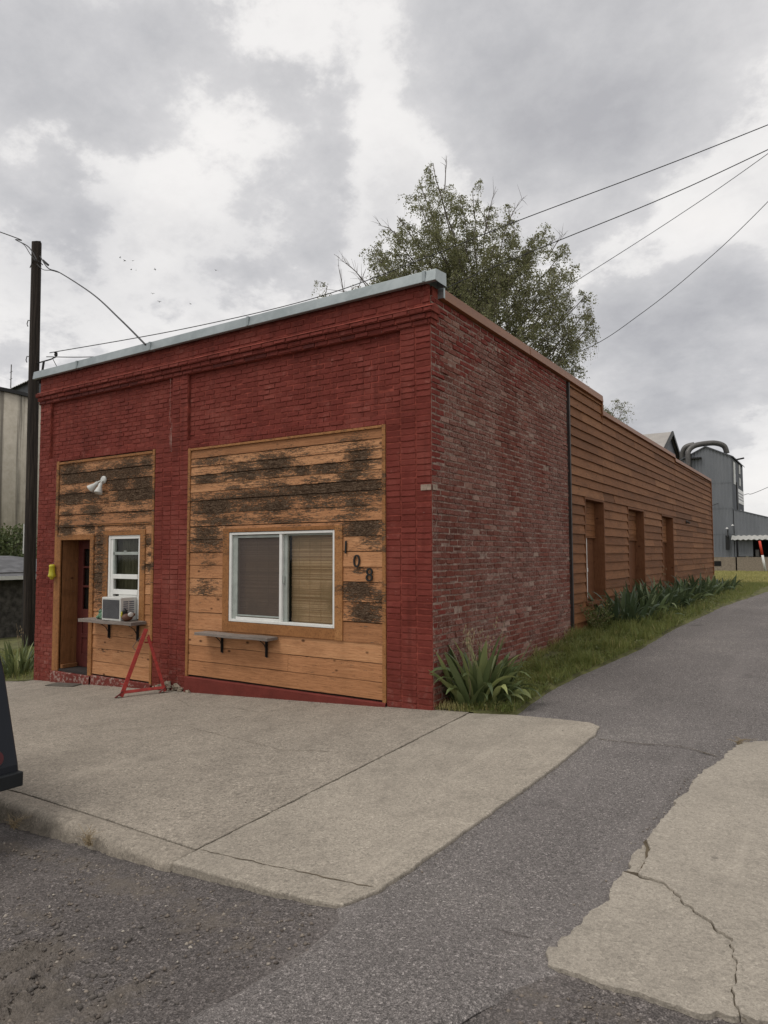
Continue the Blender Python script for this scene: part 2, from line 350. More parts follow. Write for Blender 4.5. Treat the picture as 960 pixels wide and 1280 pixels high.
M['shingle']=simple('grey_shingle',(.11,.11,.115),.9,var=.3,scale=3,bump=.6,bscale=14)
M['stone']=simple('dark_rubble_stone',(.06,.055,.048),.9,var=.6,scale=5,bump=1,bscale=7)
M['yellow']=simple('yellow_plastic',(.50,.44,.03),.4,var=.12)
M['green']=simple('green_glaze',(.10,.20,.12),.5,var=.35,scale=30)
M['brownduck']=simple('brown_duck_paint',(.12,.055,.035),.6)
M['birdblack']=simple('dark_feather',(.02,.02,.02),.8)
M['car']=simple('dark_navy_car_paint',(.004,.006,.011),.35,0,.05,spec=.25)
M['bumper']=simple('dark_bumper',(.010,.012,.014),.5,spec=.25)
M['redlens']=simple('red_lens',(.06,.002,.004),.3,spec=.3)
M['rubber']=simple('tyre_rubber',(.015,.015,.015),.8)
M['redpaint']=simple('marker_red',(.62,.06,.03),.5); M['stone_chip']=None

# ------------------------------------------------------------------ ground height
HY=[(-400,-.09),(-6,-.09),(0,0),(.5,.012),(1,.035),(2,.10),(4.64,.313),(6,.41),(10,.55),(15,.62),(20,.64),(45,.5),(900,.5)]
hx=np.array([a for a,b in HY]); hv=np.array([b for a,b in HY])
def sst(a,b,x): t=np.clip((x-a)/(b-a),0,1); return t*t*(3-2*t)
def Gn(x,y):
    x=np.asarray(x,float); y=np.asarray(y,float)
    s=sst(-10.5,-7.9,x); w=np.interp(y,[0,4,20],[1,.6,0]); w=1-(1-w)*s
    hh=np.interp(y,hx,hv); hh=np.where(y>0,hh*s,hh)
    return .053*np.clip(x,-22,3)*w+hh
def G(x,y): return float(Gn(x,y))
def Hk(x): return np.interp(x,[-20,-1.2,.5,1.65,2.5,2.8,3.6,8],[.15,.14,.055,.022,.012,.015,.02,.05])
def Sn(x,y): return Gn(x,-4.)-Hk(x)+.012*(np.minimum(y,-4)+4)
def An(x,y):
    t=sst(-4.5,-3.5,np.asarray(y,float)); return (1-t)*(Sn(x,y)+.026)+t*(Gn(x,y)-.022)
def fbm(x,y,s,oct=4,seed=0):
    v=0;a=1;t=0
    for o in range(oct):
        v+=a*noise.noise(Vector((x*s,y*s,seed+o*7.3))); t+=a; a*=.55; s*=2.1
    return v/t
def gridobj(name,xs,ys,zf,mat,tint=None,darkf=None):
    X,Y=np.meshgrid(xs,ys); Z=zf(X,Y); V=np.stack([X.ravel(),Y.ravel(),Z.ravel()],1)
    nx,ny=len(xs),len(ys); i=np.arange((nx-1)*(ny-1)); a=(i//(nx-1))*nx+i%(nx-1)
    o=raw(name,V,np.stack([a,a+1,a+nx+1,a+nx],1),mat,smooth=True)
    if darkf is not None:
        at=o.data.attributes.new('dark','FLOAT','POINT'); at.data.foreach_set('value',np.ascontiguousarray(darkf(X,Y).ravel(),dtype=np.float32))
    return o
# base terrain out to the horizon
gx=np.unique(np.concatenate([np.linspace(-900,-60,15),np.linspace(-60,-12,25),np.linspace(-12,12,61),np.linspace(12,60,20),np.linspace(60,900,15)]))
gy=np.unique(np.concatenate([np.linspace(-300,-30,8),np.linspace(-30,-8,12),np.linspace(-8,26,86),np.linspace(26,60,18),np.linspace(60,1500,18)]))
struct(gridobj('ground',gx,gy,lambda X,Y: Gn(X,Y)-np.where(Y<1,.30,np.where(Y<22,.12,.04)),M['turf']))

def wob(pts,step=.04,amp=.012,seed=0,closed=True,skip=()):
    """subdivide a polygon's edges and roughen them"""
    out=[]; n=len(pts)
    for i in range(n if closed else n-1):
        a=Vector(pts[i]).to_2d(); b=Vector(pts[(i+1)%n]).to_2d(); L=(b-a).length
        if i in skip or L>12: out.append((a.x,a.y)); continue
        k=max(1,int(L/step)); nr=Vector((-(b-a).y,(b-a).x)).normalized()
        for j in range(k):
            p=a+(b-a)*j/k
            q=p+amp*Vector((noise.noise(Vector((p.x*6,p.y*6,seed)))*1.2+noise.noise(Vector((p.x*23,p.y*23,seed+3)))*.9,noise.noise(Vector((p.x*6,p.y*6,seed+31)))*1.2+noise.noise(Vector((p.x*23,p.y*23,seed+43)))*.9))
            out.append((q.x,q.y))
    if not closed: out.append(tuple(pts[-1][:2]))
    return out
# sidewalk
SW=[(-26,-3.62),(-3,-3.62),(-1.62,-3.63),(-.5,-3.71),(.505,-3.80),(.41,-.02),(.40,.30),(-.02,.30),(-.02,.02),(-7.72,.02),(-7.75,-.14),(-8.3,-.27),(-26,-.35)]
SWs=wob(SW,.05,.004,3)
mb=MB(); mb.prism(SWs,lambda x,y:G(x,y)-.16,lambda x,y:G(x,y))
struct(build('sidewalk',mb,M['conc'],bevel=.006))
# driveway apron slab
AP=[(.525,-3.992),(1.1,-3.998),(1.55,-3.985),(1.70,-3.962),(1.765,-3.745),(1.80,-3.2),(1.87,-1.6),(1.875,-.42),(1.83,-.12),(1.70,-.0),(1.3,.045),(.88,.07),(.43,.0)]
mb=MB(); mb.prism(wob(AP,.035,.010,5),lambda x,y:G(x,y)-.14,lambda x,y:G(x,y)+.001)
struct(build('driveway_apron',mb,M['conc2'],bevel=.010))
# kerb: rounded nose, crumbling
KP=[(-26,-3.80),(-3,-3.80),(-1.62,-3.82),(-1.0,-3.86),(-.5,-3.895),(.1,-3.965),(.515,-3.995)]
def kerb(name,pts,back,seed):
    P=wob(pts,.03,.012,seed,False); mb=MB(); rows=[]
    for x,y in P:
        g=G(x,y); hk=float(Hk(x)); nz=fbm(x,y,5,3,seed); b=np.interp(x,[q[0] for q in back],[q[1] for q in back]); nz=nz*1.8+1.1*noise.noise(Vector((x*31,y*9,seed)))
        r=min(.035,hk*.6)+.012*nz; lip=.018*nz
        q=min(1,hk/.12); prof=[(b,g-.004),(b-.006,g+.0005),(b-.03,g+.0005),(y+r+.03,g-.001+.004*nz*q),(y+r+.008,g-.003+.006*nz*q),(y+r*.4,g-.012*q-.003+.010*nz*q),(y+.004*nz,g-.034*q-.006+.008*nz*q),(y-.002-.006*q-lip*q,g-hk*.62),(y-.004-.012*q-lip*q,g-hk-.03),(y-.006-.015*q,g-hk-.12)]
        rows.append([(x+.006*nz,yy,zz) for yy,zz in prof])
    k=len(rows[0]); vs=[p for r in rows for p in r]
    fs=[(i*k+j,i*k+j+1,(i+1)*k+j+1,(i+1)*k+j) for i in range(len(rows)-1) for j in range(k-1)]
    fs=[f[::-1] for f in fs]
    fs+=[tuple(range(k)),tuple((len(rows)-1)*k+j for j in range(k))[::-1]]
    mb.add(vs,fs); return struct(build(name,mb,M['kerb'],smooth=True))
kerb('kerb',KP,[(-26,-3.63),(-3,-3.63),(-1.62,-3.64),(-.5,-3.72),(.515,-3.81)],2)
# broken slab on the right of the alley
ED=[(3.30,-.05),(3.21,-.18),(3.05,-.33),(2.99,-.57),(2.93,-1.0),(2.86,-1.42),(2.82,-2.19),(2.79,-2.60)]
ED2=[(2.775,-2.83),(2.76,-3.02)]
ED3=[(2.765,-3.06),(2.79,-3.39),(2.74,-3.60),(2.71,-3.77),(2.69,-3.93),(2.73,-3.985),(2.99,-4.02),(3.23,-4.0),(3.40,-3.96)]
CR=[(2.775,-3.04),(2.86,-3.06),(2.98,-3.10),(3.10,-3.24),(3.21,-3.37),(3.32,-3.48),(3.35,-3.68),(3.35,-3.82),(3.41,-3.955)]
C2=[(2.79,-2.60),(2.85,-2.80),(2.86,-3.05)]
def off(p,dx,dy): return [(x+dx,y+dy) for x,y in p]
pieces=[ [(7.2,.9),(4.2,.25)]+ED+C2[1:]+off(CR[2:],.0018,.0015)+[(4.4,-3.85),(7.2,-3.6)],
         ED3[:1]+ED3[1:]+off(CR[::-1],-.0012,-.0012)[0:8],
         [(2.789,-2.603)]+ED2+off(CR[1:2],0,.004)+off(C2[1:2],-.003,0) ]
mb=MB()
for i,p in enumerate(pieces):
    q=wob(p,.02,.024,11)
    dz=[-.008,-.018,-.026][i]
    mb.prism(q,lambda x,y:G(x,y)-.12,lambda x,y,dz=dz:G(x,y)+.022+dz)
struct(build('broken_driveway_slab',mb,M['conc3'],bevel=.006))
# street : fine near the camera, coarse beyond
def dirtf(X,Y):
    d=np.zeros_like(X)
    for x,y,rx,ry,s in [(-.9,-4.10,1.6,.13,.7),(.5,-4.2,.9,.2,.62),(1.2,-4.3,.5,.3,.6),(.72,-4.92,.30,.22,1.05),(.95,-5.12,.35,.25,1.0),(1.32,-4.95,.12,.35,.75),(.25,-4.62,.4,.16,.55),(1.45,-4.4,.25,.2,.6),(2.9,-4.15,.7,.1,.5),(3.1,-4.6,.5,.4,.3),(-2,-4.6,.6,.3,.4)]:
        d=np.maximum(d,s*np.exp(-(((X-x)/rx)**2+((Y-y)/ry)**2)))
    return d
def streetz(X,Y):
    Z=Sn(X,Y); D=dirtf(X,Y)
    N_=np.array([fbm(x,y,3.2,3,1)*.012 for x,y in zip(X.ravel(),Y.ravel())]).reshape(X.shape)
    F_=np.array([fbm(x,y,17,3,5) for x,y in zip(X.ravel(),Y.ravel())]).reshape(X.shape)
    lump=np.tanh(np.maximum(0,F_-.0)*3.2)*.052*sst(.42,.9,D)*sst(-4.3,-4.75,Y)+np.tanh(np.maximum(0,F_)*2.5)*.007*sst(.4,.8,D)+F_*.005
    edge=sst(-4.0,-4.12,Y)
    return Z+(N_+lump)*edge
struct(gridobj('street',np.arange(-2.6,3.9,.021),np.arange(-6.3,-3.8,.021),streetz,M['street'],darkf=dirtf))
mb=MB()
def Sq(x0,x1,y0,y1,k=10):
    xs=np.linspace(x0,x1,k); V=[(x,y,float(Sn(x,y))-.002) for y in (y0,y1) for x in xs]
    mb.add(V,[(i,i+1,k+i+1,k+i) for i in range(k-1)])
Sq(-60,-2.59,-40,-3.8,12); Sq(3.86,60,-40,-3.8,8); Sq(-2.6,3.88,-40,-6.28,8)
struct(build('street',mb,M['street']))
# alley
LY=[(-7.2,1.60),(-4.94,1.66),(-4.67,1.73),(-4.34,1.78),(-4.06,1.735),(-3.95,1.62),(-.3,1.62),(-.18,.50),(.10,.50),(.17,.84),(.8,.80),(1.48,.80),(2.22,.87),(3.1,1.04),(4.13,1.23),(5.42,1.32),(7.26,1.46),(9.75,1.62),(12.36,1.82),(15.71,2.08),(19,2.5),(24,4.2),(30,9)]
RY=[(-7.2,2.45),(-4.6,2.52),(-4.2,2.66),(-3.9,2.85),(-3,3.2),(0,5.6),(30,16)]
ys=np.concatenate([np.arange(-7,-4.2,.05),np.arange(-4.2,.4,.03),np.arange(.4,8,.06),np.arange(8,30,.25)])
mb=MB(); k=24; V=[]
for y in ys:
    l=np.interp(y,[a for a,b in LY],[b for a,b in LY]); r=np.interp(y,[a for a,b in RY],[b for a,b in RY])
    l+=.022*fbm(y,0,4,3,21); r+=.03*fbm(y,3,4,3,22)
    for j in range(k):
        t=(j/(k-1)); x=l+(r-l)*t
        z=float(An(x,y))+.006*fbm(x,y,.9,2,4)-(.02 if j in(0,k-1) else 0)
        V.append((x,y,z))
mb.add(V,[(i*k+j,i*k+j+1,(i+1)*k+j+1,(i+1)*k+j) for i in range(len(ys)-1) for j in range(k-1)])
struct(build('alley',mb,M['alley'],smooth=True))
# cracks and joints that are open to the dirt below
def crackline(mb,pts,w,zf,seed,amp=.02):
    P=wob(pts,.03,amp,seed,False); n=len(P); V=[]
    for i,(x,y) in enumerate(P):
        a=Vector(P[max(0,i-1)]); b=Vector(P[min(n-1,i+1)]); d=(b-a).normalized(); nr=Vector((-d.y,d.x))
        ww=w*(.35+1.1*abs(noise.noise(Vector((x*7,y*7,seed)))))*(.15 if i in(0,n-1) else 1)
        for s in(-1,1):
            q=Vector((x,y))+nr*s*ww; V.append((q.x,q.y,zf(q.x,q.y)))
    mb.add(V,[(2*i,2*i+2,2*i+3,2*i+1) for i in range(n-1)])
mb=MB(); gz=lambda x,y:G(x,y)+.0025
crackline(mb,[(-1.30,-.06),(-1.84,-.69),(-2.11,-1.4),(-2.9,-2.0)],.004,gz,31)
crackline(mb,[(-3.5,-.5),(-3.0,-.75),(-2.4,-.62),(-1.9,-.72)],.003,gz,32)
crackline(mb,[(-2.2,-1.55),(-1.2,-1.75),(-.5,-1.9),(.05,-1.75)],.003,gz,33)
crackline(mb,[(.53,-3.80),(1.03,-3.785),(1.45,-3.77),(1.74,-3.75)],.004,lambda x,y:G(x,y)+.0035,36,.014)
az=lambda x,y:float(An(x,y))+.009
crackline(mb,[(1.93,-.52),(2.29,-.55),(2.6,-.52),(2.92,-.74)],.009,az,35)
for cr in(CR,C2): crackline(mb,cr,.03,lambda x,y:G(x,y)+.0005,41,0)
struct(build('pavement_cracks',mb,M['soil']))

# grass verge and lawns
def strip_sheet(name,rows,zf,mat,k=14):
    mb=MB(); V=[]
    for y,l,r in rows:
        for j in range(k):
            x=l+(r-l)*j/(k-1); e=-.05 if j==k-1 else 0
            V.append((x,y,zf(x,y)+e))
    mb.add(V,[(i*k+j,i*k+j+1,(i+1)*k+j+1,(i+1)*k+j) for i in range(len(rows)-1) for j in range(k-1)])
    return struct(build(name,mb,mat,smooth=True))
def Lb(y): return float(np.interp(y,[a for a,b in LY],[b for a,b in LY]))
rows=[(y,-.01,(.50 if y<.12 else Lb(y)+.03+.03*fbm(y,1,5,3,8))) for y in np.arange(.03,20.9,.1)]
strip_sheet('verge',rows,lambda x,y:G(x,y)+.006+.012*fbm(x,y,3,2,6)+.02*max(0,1-x*3),M['turf'])
rows=[(y,-30,(Lb(y)+.03 if y<30 else 40)) for y in np.concatenate([np.arange(20.8,30,.4),[30.01,34,38,42.5]])]
strip_sheet('lawn',rows,lambda x,y:G(x,y)+.01,M['turf'],30)
V=[];mb=MB()
xs=np.linspace(-40,-7.73,40); ysl=np.concatenate([np.linspace(-.36,.3,6),np.linspace(.5,26,30)])
for y in ysl:
    for x in xs: V.append((x,max(y,-.36 if x<-8.4 else -.22 if x<-7.9 else -.1),G(x,y)+.005+.015*fbm(x,y,2,2,3)))
kx=len(xs); mb.add(V,[(i*kx+j,i*kx+j+1,(i+1)*kx+j+1,(i+1)*kx+j) for i in range(len(ysl)-1) for j in range(kx-1)])
struct(build('lawn',mb,M['turf'],smooth=True))

def blades(name,pts,h0,h1,w,mat,lean=.5,tintf=None,label='short grass'):
    n=len(pts); pts=np.asarray(pts); H=RNG.uniform(h0,h1,n); az=RNG.uniform(0,2*np.pi,n); fa=RNG.uniform(0,2*np.pi,n)
    L=RNG.uniform(.1,1,n)*lean*H
    wx=np.cos(fa)*w*.5; wy=np.sin(fa)*w*.5
    b=pts; V=np.zeros((n,5,3)); 
    V[:,0]=b+np.stack([-wx,-wy,0*wx],1); V[:,1]=b+np.stack([wx,wy,0*wx],1)
    mid=b+np.stack([np.cos(az)*L*.35,np.sin(az)*L*.35,H*.6],1)
    V[:,2]=mid+np.stack([wx*.8,wy*.8,0*wx],1); V[:,3]=mid-np.stack([wx*.8,wy*.8,0*wx],1)
    V[:,4]=b+np.stack([np.cos(az)*L,np.sin(az)*L,H],1)
    base=np.arange(n)[:,None]*5
    T=np.concatenate([base+np.array([[0,1,2]]),base+np.array([[0,2,3]]),base+np.array([[3,2,4]])])
    t=RNG.beta(1.6,3,n) if tintf is None else tintf(pts)
    o=raw(name,V.reshape(-1,3),T,mat,tint=np.repeat(t,5))
    o['kind']='stuff'; o['label']=label; o['category']='grass'; return o
def scatter(n,x0,x1,y0,y1,ok,zf):
    out=[]
    while len(out)<n:
        x=random.uniform(x0,x1); y=random.uniform(y0,y1)
        if ok(x,y): out.append((x,y,zf(x,y)))
    return out
def okv(x,y):
    if y<.1: return .0<x<.42
    return x<Lb(y)+.02+.06*fbm(x,y,5,2,1) and fbm(x,y,2.2,3,4)>-.16
p1=scatter(26000,.0,1.4,.02,6.5,okv,lambda x,y:G(x,y)); p2=scatter(16000,0,1.9,6.5,20.8,okv,lambda x,y:G(x,y))
dry=lambda p: np.clip(RNG.beta(1.5,3,len(p))+.55*np.exp(-p[:,0]*7)+.5*np.exp(-((p[:,0]-.15)**2+(p[:,1]-.1)**2)/.12)+.35*np.array([max(0,fbm(a,b,2.5,2,9)) for a,b in p[:,:2]]),0,1)
blades('verge_grass',p1+p2,.03,.11,.007,M['grass'],.9,dry,'unmown green and straw grass along the side wall')
tall=[q for q in scatter(5200,.0,1.5,.3,9,lambda x,y: okv(x,y) and fbm(x,y,3.1,3,14)>.12,lambda x,y:G(x,y))]
blades('verge_grass',tall,.10,.24,.008,M['grass'],.7,dry,'taller unmown grass tufts along the side wall')
cl=np.array(scatter(9000,.02,1.6,.15,12,lambda x,y: okv(x,y) and fbm(x,y,2.6,3,24)>.02+.3*max(0,.35-x),lambda x,y:G(x,y)+random.uniform(.015,.075)))
def leafquads(P,size,down=0.):
    n=len(P); a=RNG.normal(size=(n,3)); a[:,2]-=down; a/=np.linalg.norm(a,axis=1)[:,None]
    b=RNG.normal(size=(n,3)); b-=a*(a*b).sum(1)[:,None]; b/=np.linalg.norm(b,axis=1)[:,None]
    s=size*RNG.uniform(.6,1.25,n)[:,None]
    V=np.stack([P,P+a*s*.5+b*s*.32,P+a*s,P+a*s*.5-b*s*.32],1).reshape(-1,3)
    F=np.arange(n*4).reshape(n,4); t=np.repeat(np.clip(RNG.beta(2,2.4,n),0,1),4); return V,F,t
V,F,t=leafquads(cl,.034); o=raw('verge_weeds',V,F,M['weed'],None,t); o['kind']='stuff'; o['label']='low leafy weeds mixed into the grass verge'; o['category']='weeds'
p3=scatter(22000,-3,6,20.8,42,lambda x,y:x<(Lb(y) if y<30 else 40),lambda x,y:G(x,y))
blades('lawn_grass',p3,.04,.13,.022,M['lawnblade'],.7,lambda p:np.clip(RNG.beta(2,2.2,len(p))+.35*np.array([fbm(a,b,.35,2,3) for a,b in p[:,:2]]),0,1),'mown yellowish lawn in front of the grey elevator')
p4=scatter(16000,-14,-7.74,-.33,6,lambda x,y:y>(-.30 if x<-8.3 else -.16 if x<-7.9 else -.02),lambda x,y:G(x,y))
blades('lawn_grass',p4,.04,.12,.010,M['grass'],.8,None,'green lawn around the utility pole')
# loose gravel and crumbs in the street
def stones(n,fn,r0,r1,label,mat):
    V=[];F=[];T=[]; c=0
    base=np.array([(1,0,0),(-1,0,0),(0,1,0),(0,-1,0),(0,0,1),(0,0,-1)],float)
    fc=np.array([(0,2,4),(2,1,4),(1,3,4),(3,0,4),(2,0,5),(1,2,5),(3,1,5),(0,3,5)])
    for i in range(n):
        x,y=fn(); r=r0+(r1-r0)*random.random()**4
        q=base*(r*RNG.uniform(.6,1.25,(6,1)))*np.array([1,RNG.uniform(.6,1),RNG.uniform(.45,.8)])
        a=random.uniform(0,6.3); ca,sa=math.cos(a),math.sin(a)
        q=np.stack([q[:,0]*ca-q[:,1]*sa,q[:,0]*sa+q[:,1]*ca,q[:,2]],1)+np.array([x,y,zs(x,y)+r*.2])
        V.append(q);F.append(fc+6*i);T+= [random.random()]*6
    o=raw('gravel',np.concatenate(V),np.concatenate(F),mat,tint=T); o['kind']='stuff'; o['label']=label; o['category']='gravel'
k_=N('gravel_stone'); k_.bsdf(k_.ramp(k_.attr('tint'),[(0,(.09,.075,.065)),(.5,(.18,.15,.125)),(.85,(.26,.22,.18)),(1,(.40,.36,.31))]),.9); M['stone_chip']=k_.mat
def zs(x,y):
    if y<-4.03: return float(Sn(x,y))
    return G(x,y)+(.0 if x<1.8 else -.02)
def fstreet():
    while True:
        x=random.uniform(-2.6,3.9); y=random.uniform(-6.2,-4.06)
        if random.random()<.06+float(dirtf(np.array([x]),np.array([y]))[0])*1.0: return x,y
stones(5200,fstreet,.0025,.016,'loose crumbs of asphalt and gravel in the street',M['stone_chip'])
def fjoint():
    q=random.random()
    if q<.4: y=random.uniform(-3.7,-.2); return 1.76+.03*max(0,min(1,(y+3.7)))+random.gauss(.08,.02),y
    if q<.7: y=random.uniform(-3.9,-.4); return float(np.interp(y,[-3.9,-2.6,-1.4,-.4],[2.68,2.76,2.83,2.96]))+random.gauss(-.04,.02),y
    return random.uniform(-4,1.8),random.uniform(-3.5,-.1)
def ffoot():
    x=random.uniform(-7.6,-.05); return x,-.05-abs(random.gauss(0,.05))
def frough():
    return .8+random.gauss(0,.32),-4.98+random.gauss(0,.16)
stones(800,frough,.004,.021,'broken lumps of asphalt in the worn patch of the street',simple('asphalt_lump',(.135,.12,.108),.95,var=.4,scale=20,bump=.6,spec=.1))
stones(260,ffoot,.003,.012,'grit and crumbs along the foot of the front wall',M['stone_chip'])
stones(500,fjoint,.002,.009,'small stones along the slab joints',M['stone_chip'])
# dry weeds at the kerb
def tuft(x,y,z,n,h,col,label,seed):
    random.seed(seed); mb=MB()
    for i in range(n):
        a=random.uniform(0,6.3); l=h*random.uniform(.5,1); dr=random.uniform(.5,1.3)
        pts=[(x+random.gauss(0,.02)+math.cos(a)*l*dr*t*t,y+random.gauss(0,.012)+math.sin(a)*l*dr*.6*t*t,z+l*(t-.35*t*t*dr)) for t in (0,.3,.6,1)]
        mb.tube(pts,[.0025,.002,.0016,.0008],4)
    return tag(build('dry_weed',mb,M['stalk']),label,'weed')
tuft(-1.15,-3.96,-.2,26,.13,0,'small dry straw tuft in the gutter, left of the two by the kerb',3)
tuft(-.28,-3.98,-.12,22,.16,0,'small dry straw tuft in the gutter, right of the two by the kerb',4)
tuft(3.02,-.30,.13,26,.10,0,'small straw-coloured tuft at the back corner of the broken slab',5)
random.seed(11)
# ------------------------------------------------------------------ building
FA=lambda u,v,n:(u,-n,v)          # street facade, outward -y
SI=lambda u,v,n:(n,u,v)           # side wall, outward +x
def brick_field(mb,mp,u0,u1,v0,v1,n0=0.,bl=.203,ch=.0705,dep=.007,bond='run',paintf=None,tintf=None,stack=1,jit=1.,gap=.009):
    rows=max(1,round((v1-v0)/ch)); hh=(v1-v0)/rows
    for r in range(rows):
        a=v0+r*hh; us=[]
        if bond=='stack':
            cols=max(1,round((u1-u0)/bl)); us=[(u0+(u1-u0)*i/cols,u0+(u1-u0)*(i+1)/cols) for i in range(cols)]
        else:
            o=u0-(bl*.5 if r%2 else 0)-.0
            while o<u1-.02:
                s,e=max(o,u0),min(o+bl,u1)
                if e-s>.03: us.append((s,e))
                o+=bl
        for s,e in us:
            g=gap*.5; c=.004; j=lambda q=.0022:random.gauss(0,q*jit)
            s2,e2,b2,t2=s+g+j(),e-g+j(),a+g+j(.0015),a+hh-g+j(.0015); m_=(s2+e2)/2+j(.02)
            d0=n0+dep+j(.0022); tl=j(.0018)
            back=[(s2,b2),(m_,b2+j()),(e2,b2),(e2,t2),(m_,t2+j()),(s2,t2)]
            cx,cy=(s2+e2)/2,(b2+t2)/2
            def ins(p): return (p[0]+(c+abs(j(.0025)))*(1 if p[0]<cx-.01 else -1 if p[0]>cx+.01 else 0), p[1]+(c+abs(j(.0012)))*(1 if p[1]<cy else -1))
            fr=[ins(p) for p in back]
            V=[mp(u,v,n0-.004) for u,v in back]+[mp(u,v,d0+tl*(1 if v>cy else -1)) for u,v in fr]
            t=tintf((s+e)/2,a) if tintf else min(1,max(0,random.gauss(.5,.10)))
            d=paintf((s+e)/2,a) if paintf else 0.
            mb.add(V,[(6,7,8,9,10,11)]+[(i,(i+1)%6,6+(i+1)%6,6+i) for i in range(6)],0,t,d)
def quad(mb,mp,u0,u1,v0,v1,n,mi=0): mb.add([mp(u0,v0,n),mp(u1,v0,n),mp(u1,v1,n),mp(u0,v1,n)],[(0,1,2,3)],mi)
def slab(mb,mp,u0,u1,v0,v1,n0,n1,mi=0,t=.5,d=0.):
    P=[mp(u,v,n) for n in(n0,n1) for u,v in((u0,v0),(u1,v0),(u1,v1),(u0,v1))]
    mb.add(P,[(3,2,1,0),(4,5,6,7),(0,1,5,4),(1,2,6,5),(2,3,7,6),(3,0,4,7)],mi,t,d)

B=thing('brick_building','one-storey red painted brick shop with brown wood-sided rear and number 108','building',(0,0,0))
ZB=lambda x:G(x,-.02)-.06
# --- front wall
mb=MB(); XW=-7.72
def dripf(u,v): return max(0,random.gauss(.0,.04))
def region(u0,u1,v0,v1,n0,**k):
    quad(mb,FA,u0,u1,v0,v1,n0,1); brick_field(mb,FA,u0,u1,v0,v1,n0,**k)
region(XW,-7.17,ZB(XW),3.33,0,bond='run',bl=.19)
region(-4.675,-3.955,ZB(-4.3),3.33,0,bond='stack',bl=.185)
region(-.605,0,ZB(-.3)-.02,3.33,0,bond='stack',bl=.2)
region(-7.17,-4.675,3.265,3.33,0); region(-3.955,-.605,3.205,3.33,0)
region(XW,-7.41,3.33,4.29,0); region(-4.32,-3.985,3.33,4.29,0,bond='stack',bl=.17); region(-.405,0,3.33,4.29,0,bond='stack',bl=.2)
region(-7.41,-4.32,3.33,4.29,-.045); region(-3.985,-.405,3.33,4.29,-.045)
for a,b in((-7.41,-4.32),(-3.985,-.405)):          # reveals of the recessed panels
    for x in(a,b): mb.add([(x,.0,3.33),(x,.05,3.33),(x,.05,4.29),(x,.0,4.29)],[(0,1,2,3)],1)
    mb.add([(a,0,3.33),(b,0,3.33),(b,.05,3.33),(a,.05,3.33)],[(0,1,2,3)],1)
region(XW,0.0,4.46,4.76,.012)
quad(mb,FA,XW,0,4.29,4.47,.0,1)
mb.box(XW,-7.17,.004,.30,ZB(XW),3.33,1); mb.box(-4.675,-3.955,.004,.30,-.4,3.33,1); mb.box(-.605,-.004,.004,.30,-.2,3.33,1); mb.box(XW,-.004,.052,.30,3.21,4.76,1)
build('front_wall',mb,[M['paint'],M['pmortar']],B)
# --- cornice
mb=MB()
def dk(u0,u1): return lambda u,v: (.8+random.gauss(0,.2) if u0<u<u1 else .1)
def course(z0,z1,pr,dkf=None,e0=XW-.0,e1=0.0):
    mb.box(e0-pr*.6,e1+pr*.8,-pr+.004,.12,z0,z1-.002,1)
    brick_field(mb,FA,e0-pr*.6,e1+pr*.8,z0,z1,pr-.004,ch=z1-z0,paintf=dkf,dep=.012)
course(4.290,4.350,.022,lambda u,v:(.85 if (-2.9<u<-2.45 or -7.2<u<-5.2 or random.random()<.25) else .25))
course(4.350,4.415,.045,lambda u,v:.25 if random.random()<.5 else 0)
course(4.415,4.470,.075,lambda u,v:.0)
# sloping wash on top
mb.add([(XW-.05,-.085,4.469),(.066,-.085,4.469),(.066,-.010,4.515),(XW-.05,-.010,4.515)],[(0,1,2,3)],1)
mb.add([(.066,-.085,4.469),(.066,.12,4.469),(.066,-.010,4.515)],[(0,1,2)],1)
build('cornice',mb,[M['paint'],M['pmortar']],B)
caulk=simple('pinkish_caulk',(.42,.26,.22),.8)
for x0,z0,z1 in((-4.36,3.62,4.28),(-4.345,3.20,3.55),(-4.315,3.20,3.62)):
    P=wob([(x0,z0),(x0,z1)],.03,.012,3,False); mb=MB()
    mb.tube([(a,-.009,b) for a,b in P],[.001+.007*abs(noise.noise(Vector((x0,b*9,2)))) for a,b in P],5); build('caulk_line',mb,caulk,B)
# --- metal cap along the front parapet
mb=MB(); xs=[-7.83,-6.55,-4.72,-2.72,-.02,.10]
for i in range(len(xs)-1):
    x0,x1=xs[i],xs[i+1]; dz=random.uniform(-.006,.006)
    mb.add([(x0,-.105,4.742+dz),(x1+.02,-.105,4.742+dz),(x1+.02,-.085,4.875+dz),(x0,-.085,4.875+dz),(x0,.16,4.90+dz),(x1+.02,.16,4.90+dz),(x1+.02,.165,4.74),(x0,.165,4.74),(x0,-.06,4.735),(x1+.02,-.06,4.735)],
           [(0,1,2,3),(3,2,5,4),(4,5,6,7),(1,9,6,5,2),(0,3,4,7,8),(8,9,1,0)],0)
    mb.box(x1-.03,x1+.01,-.110,-.080,4.745,4.872) if i<4 else None
build('metal_coping',mb,M['galv'],B,bevel=.006)
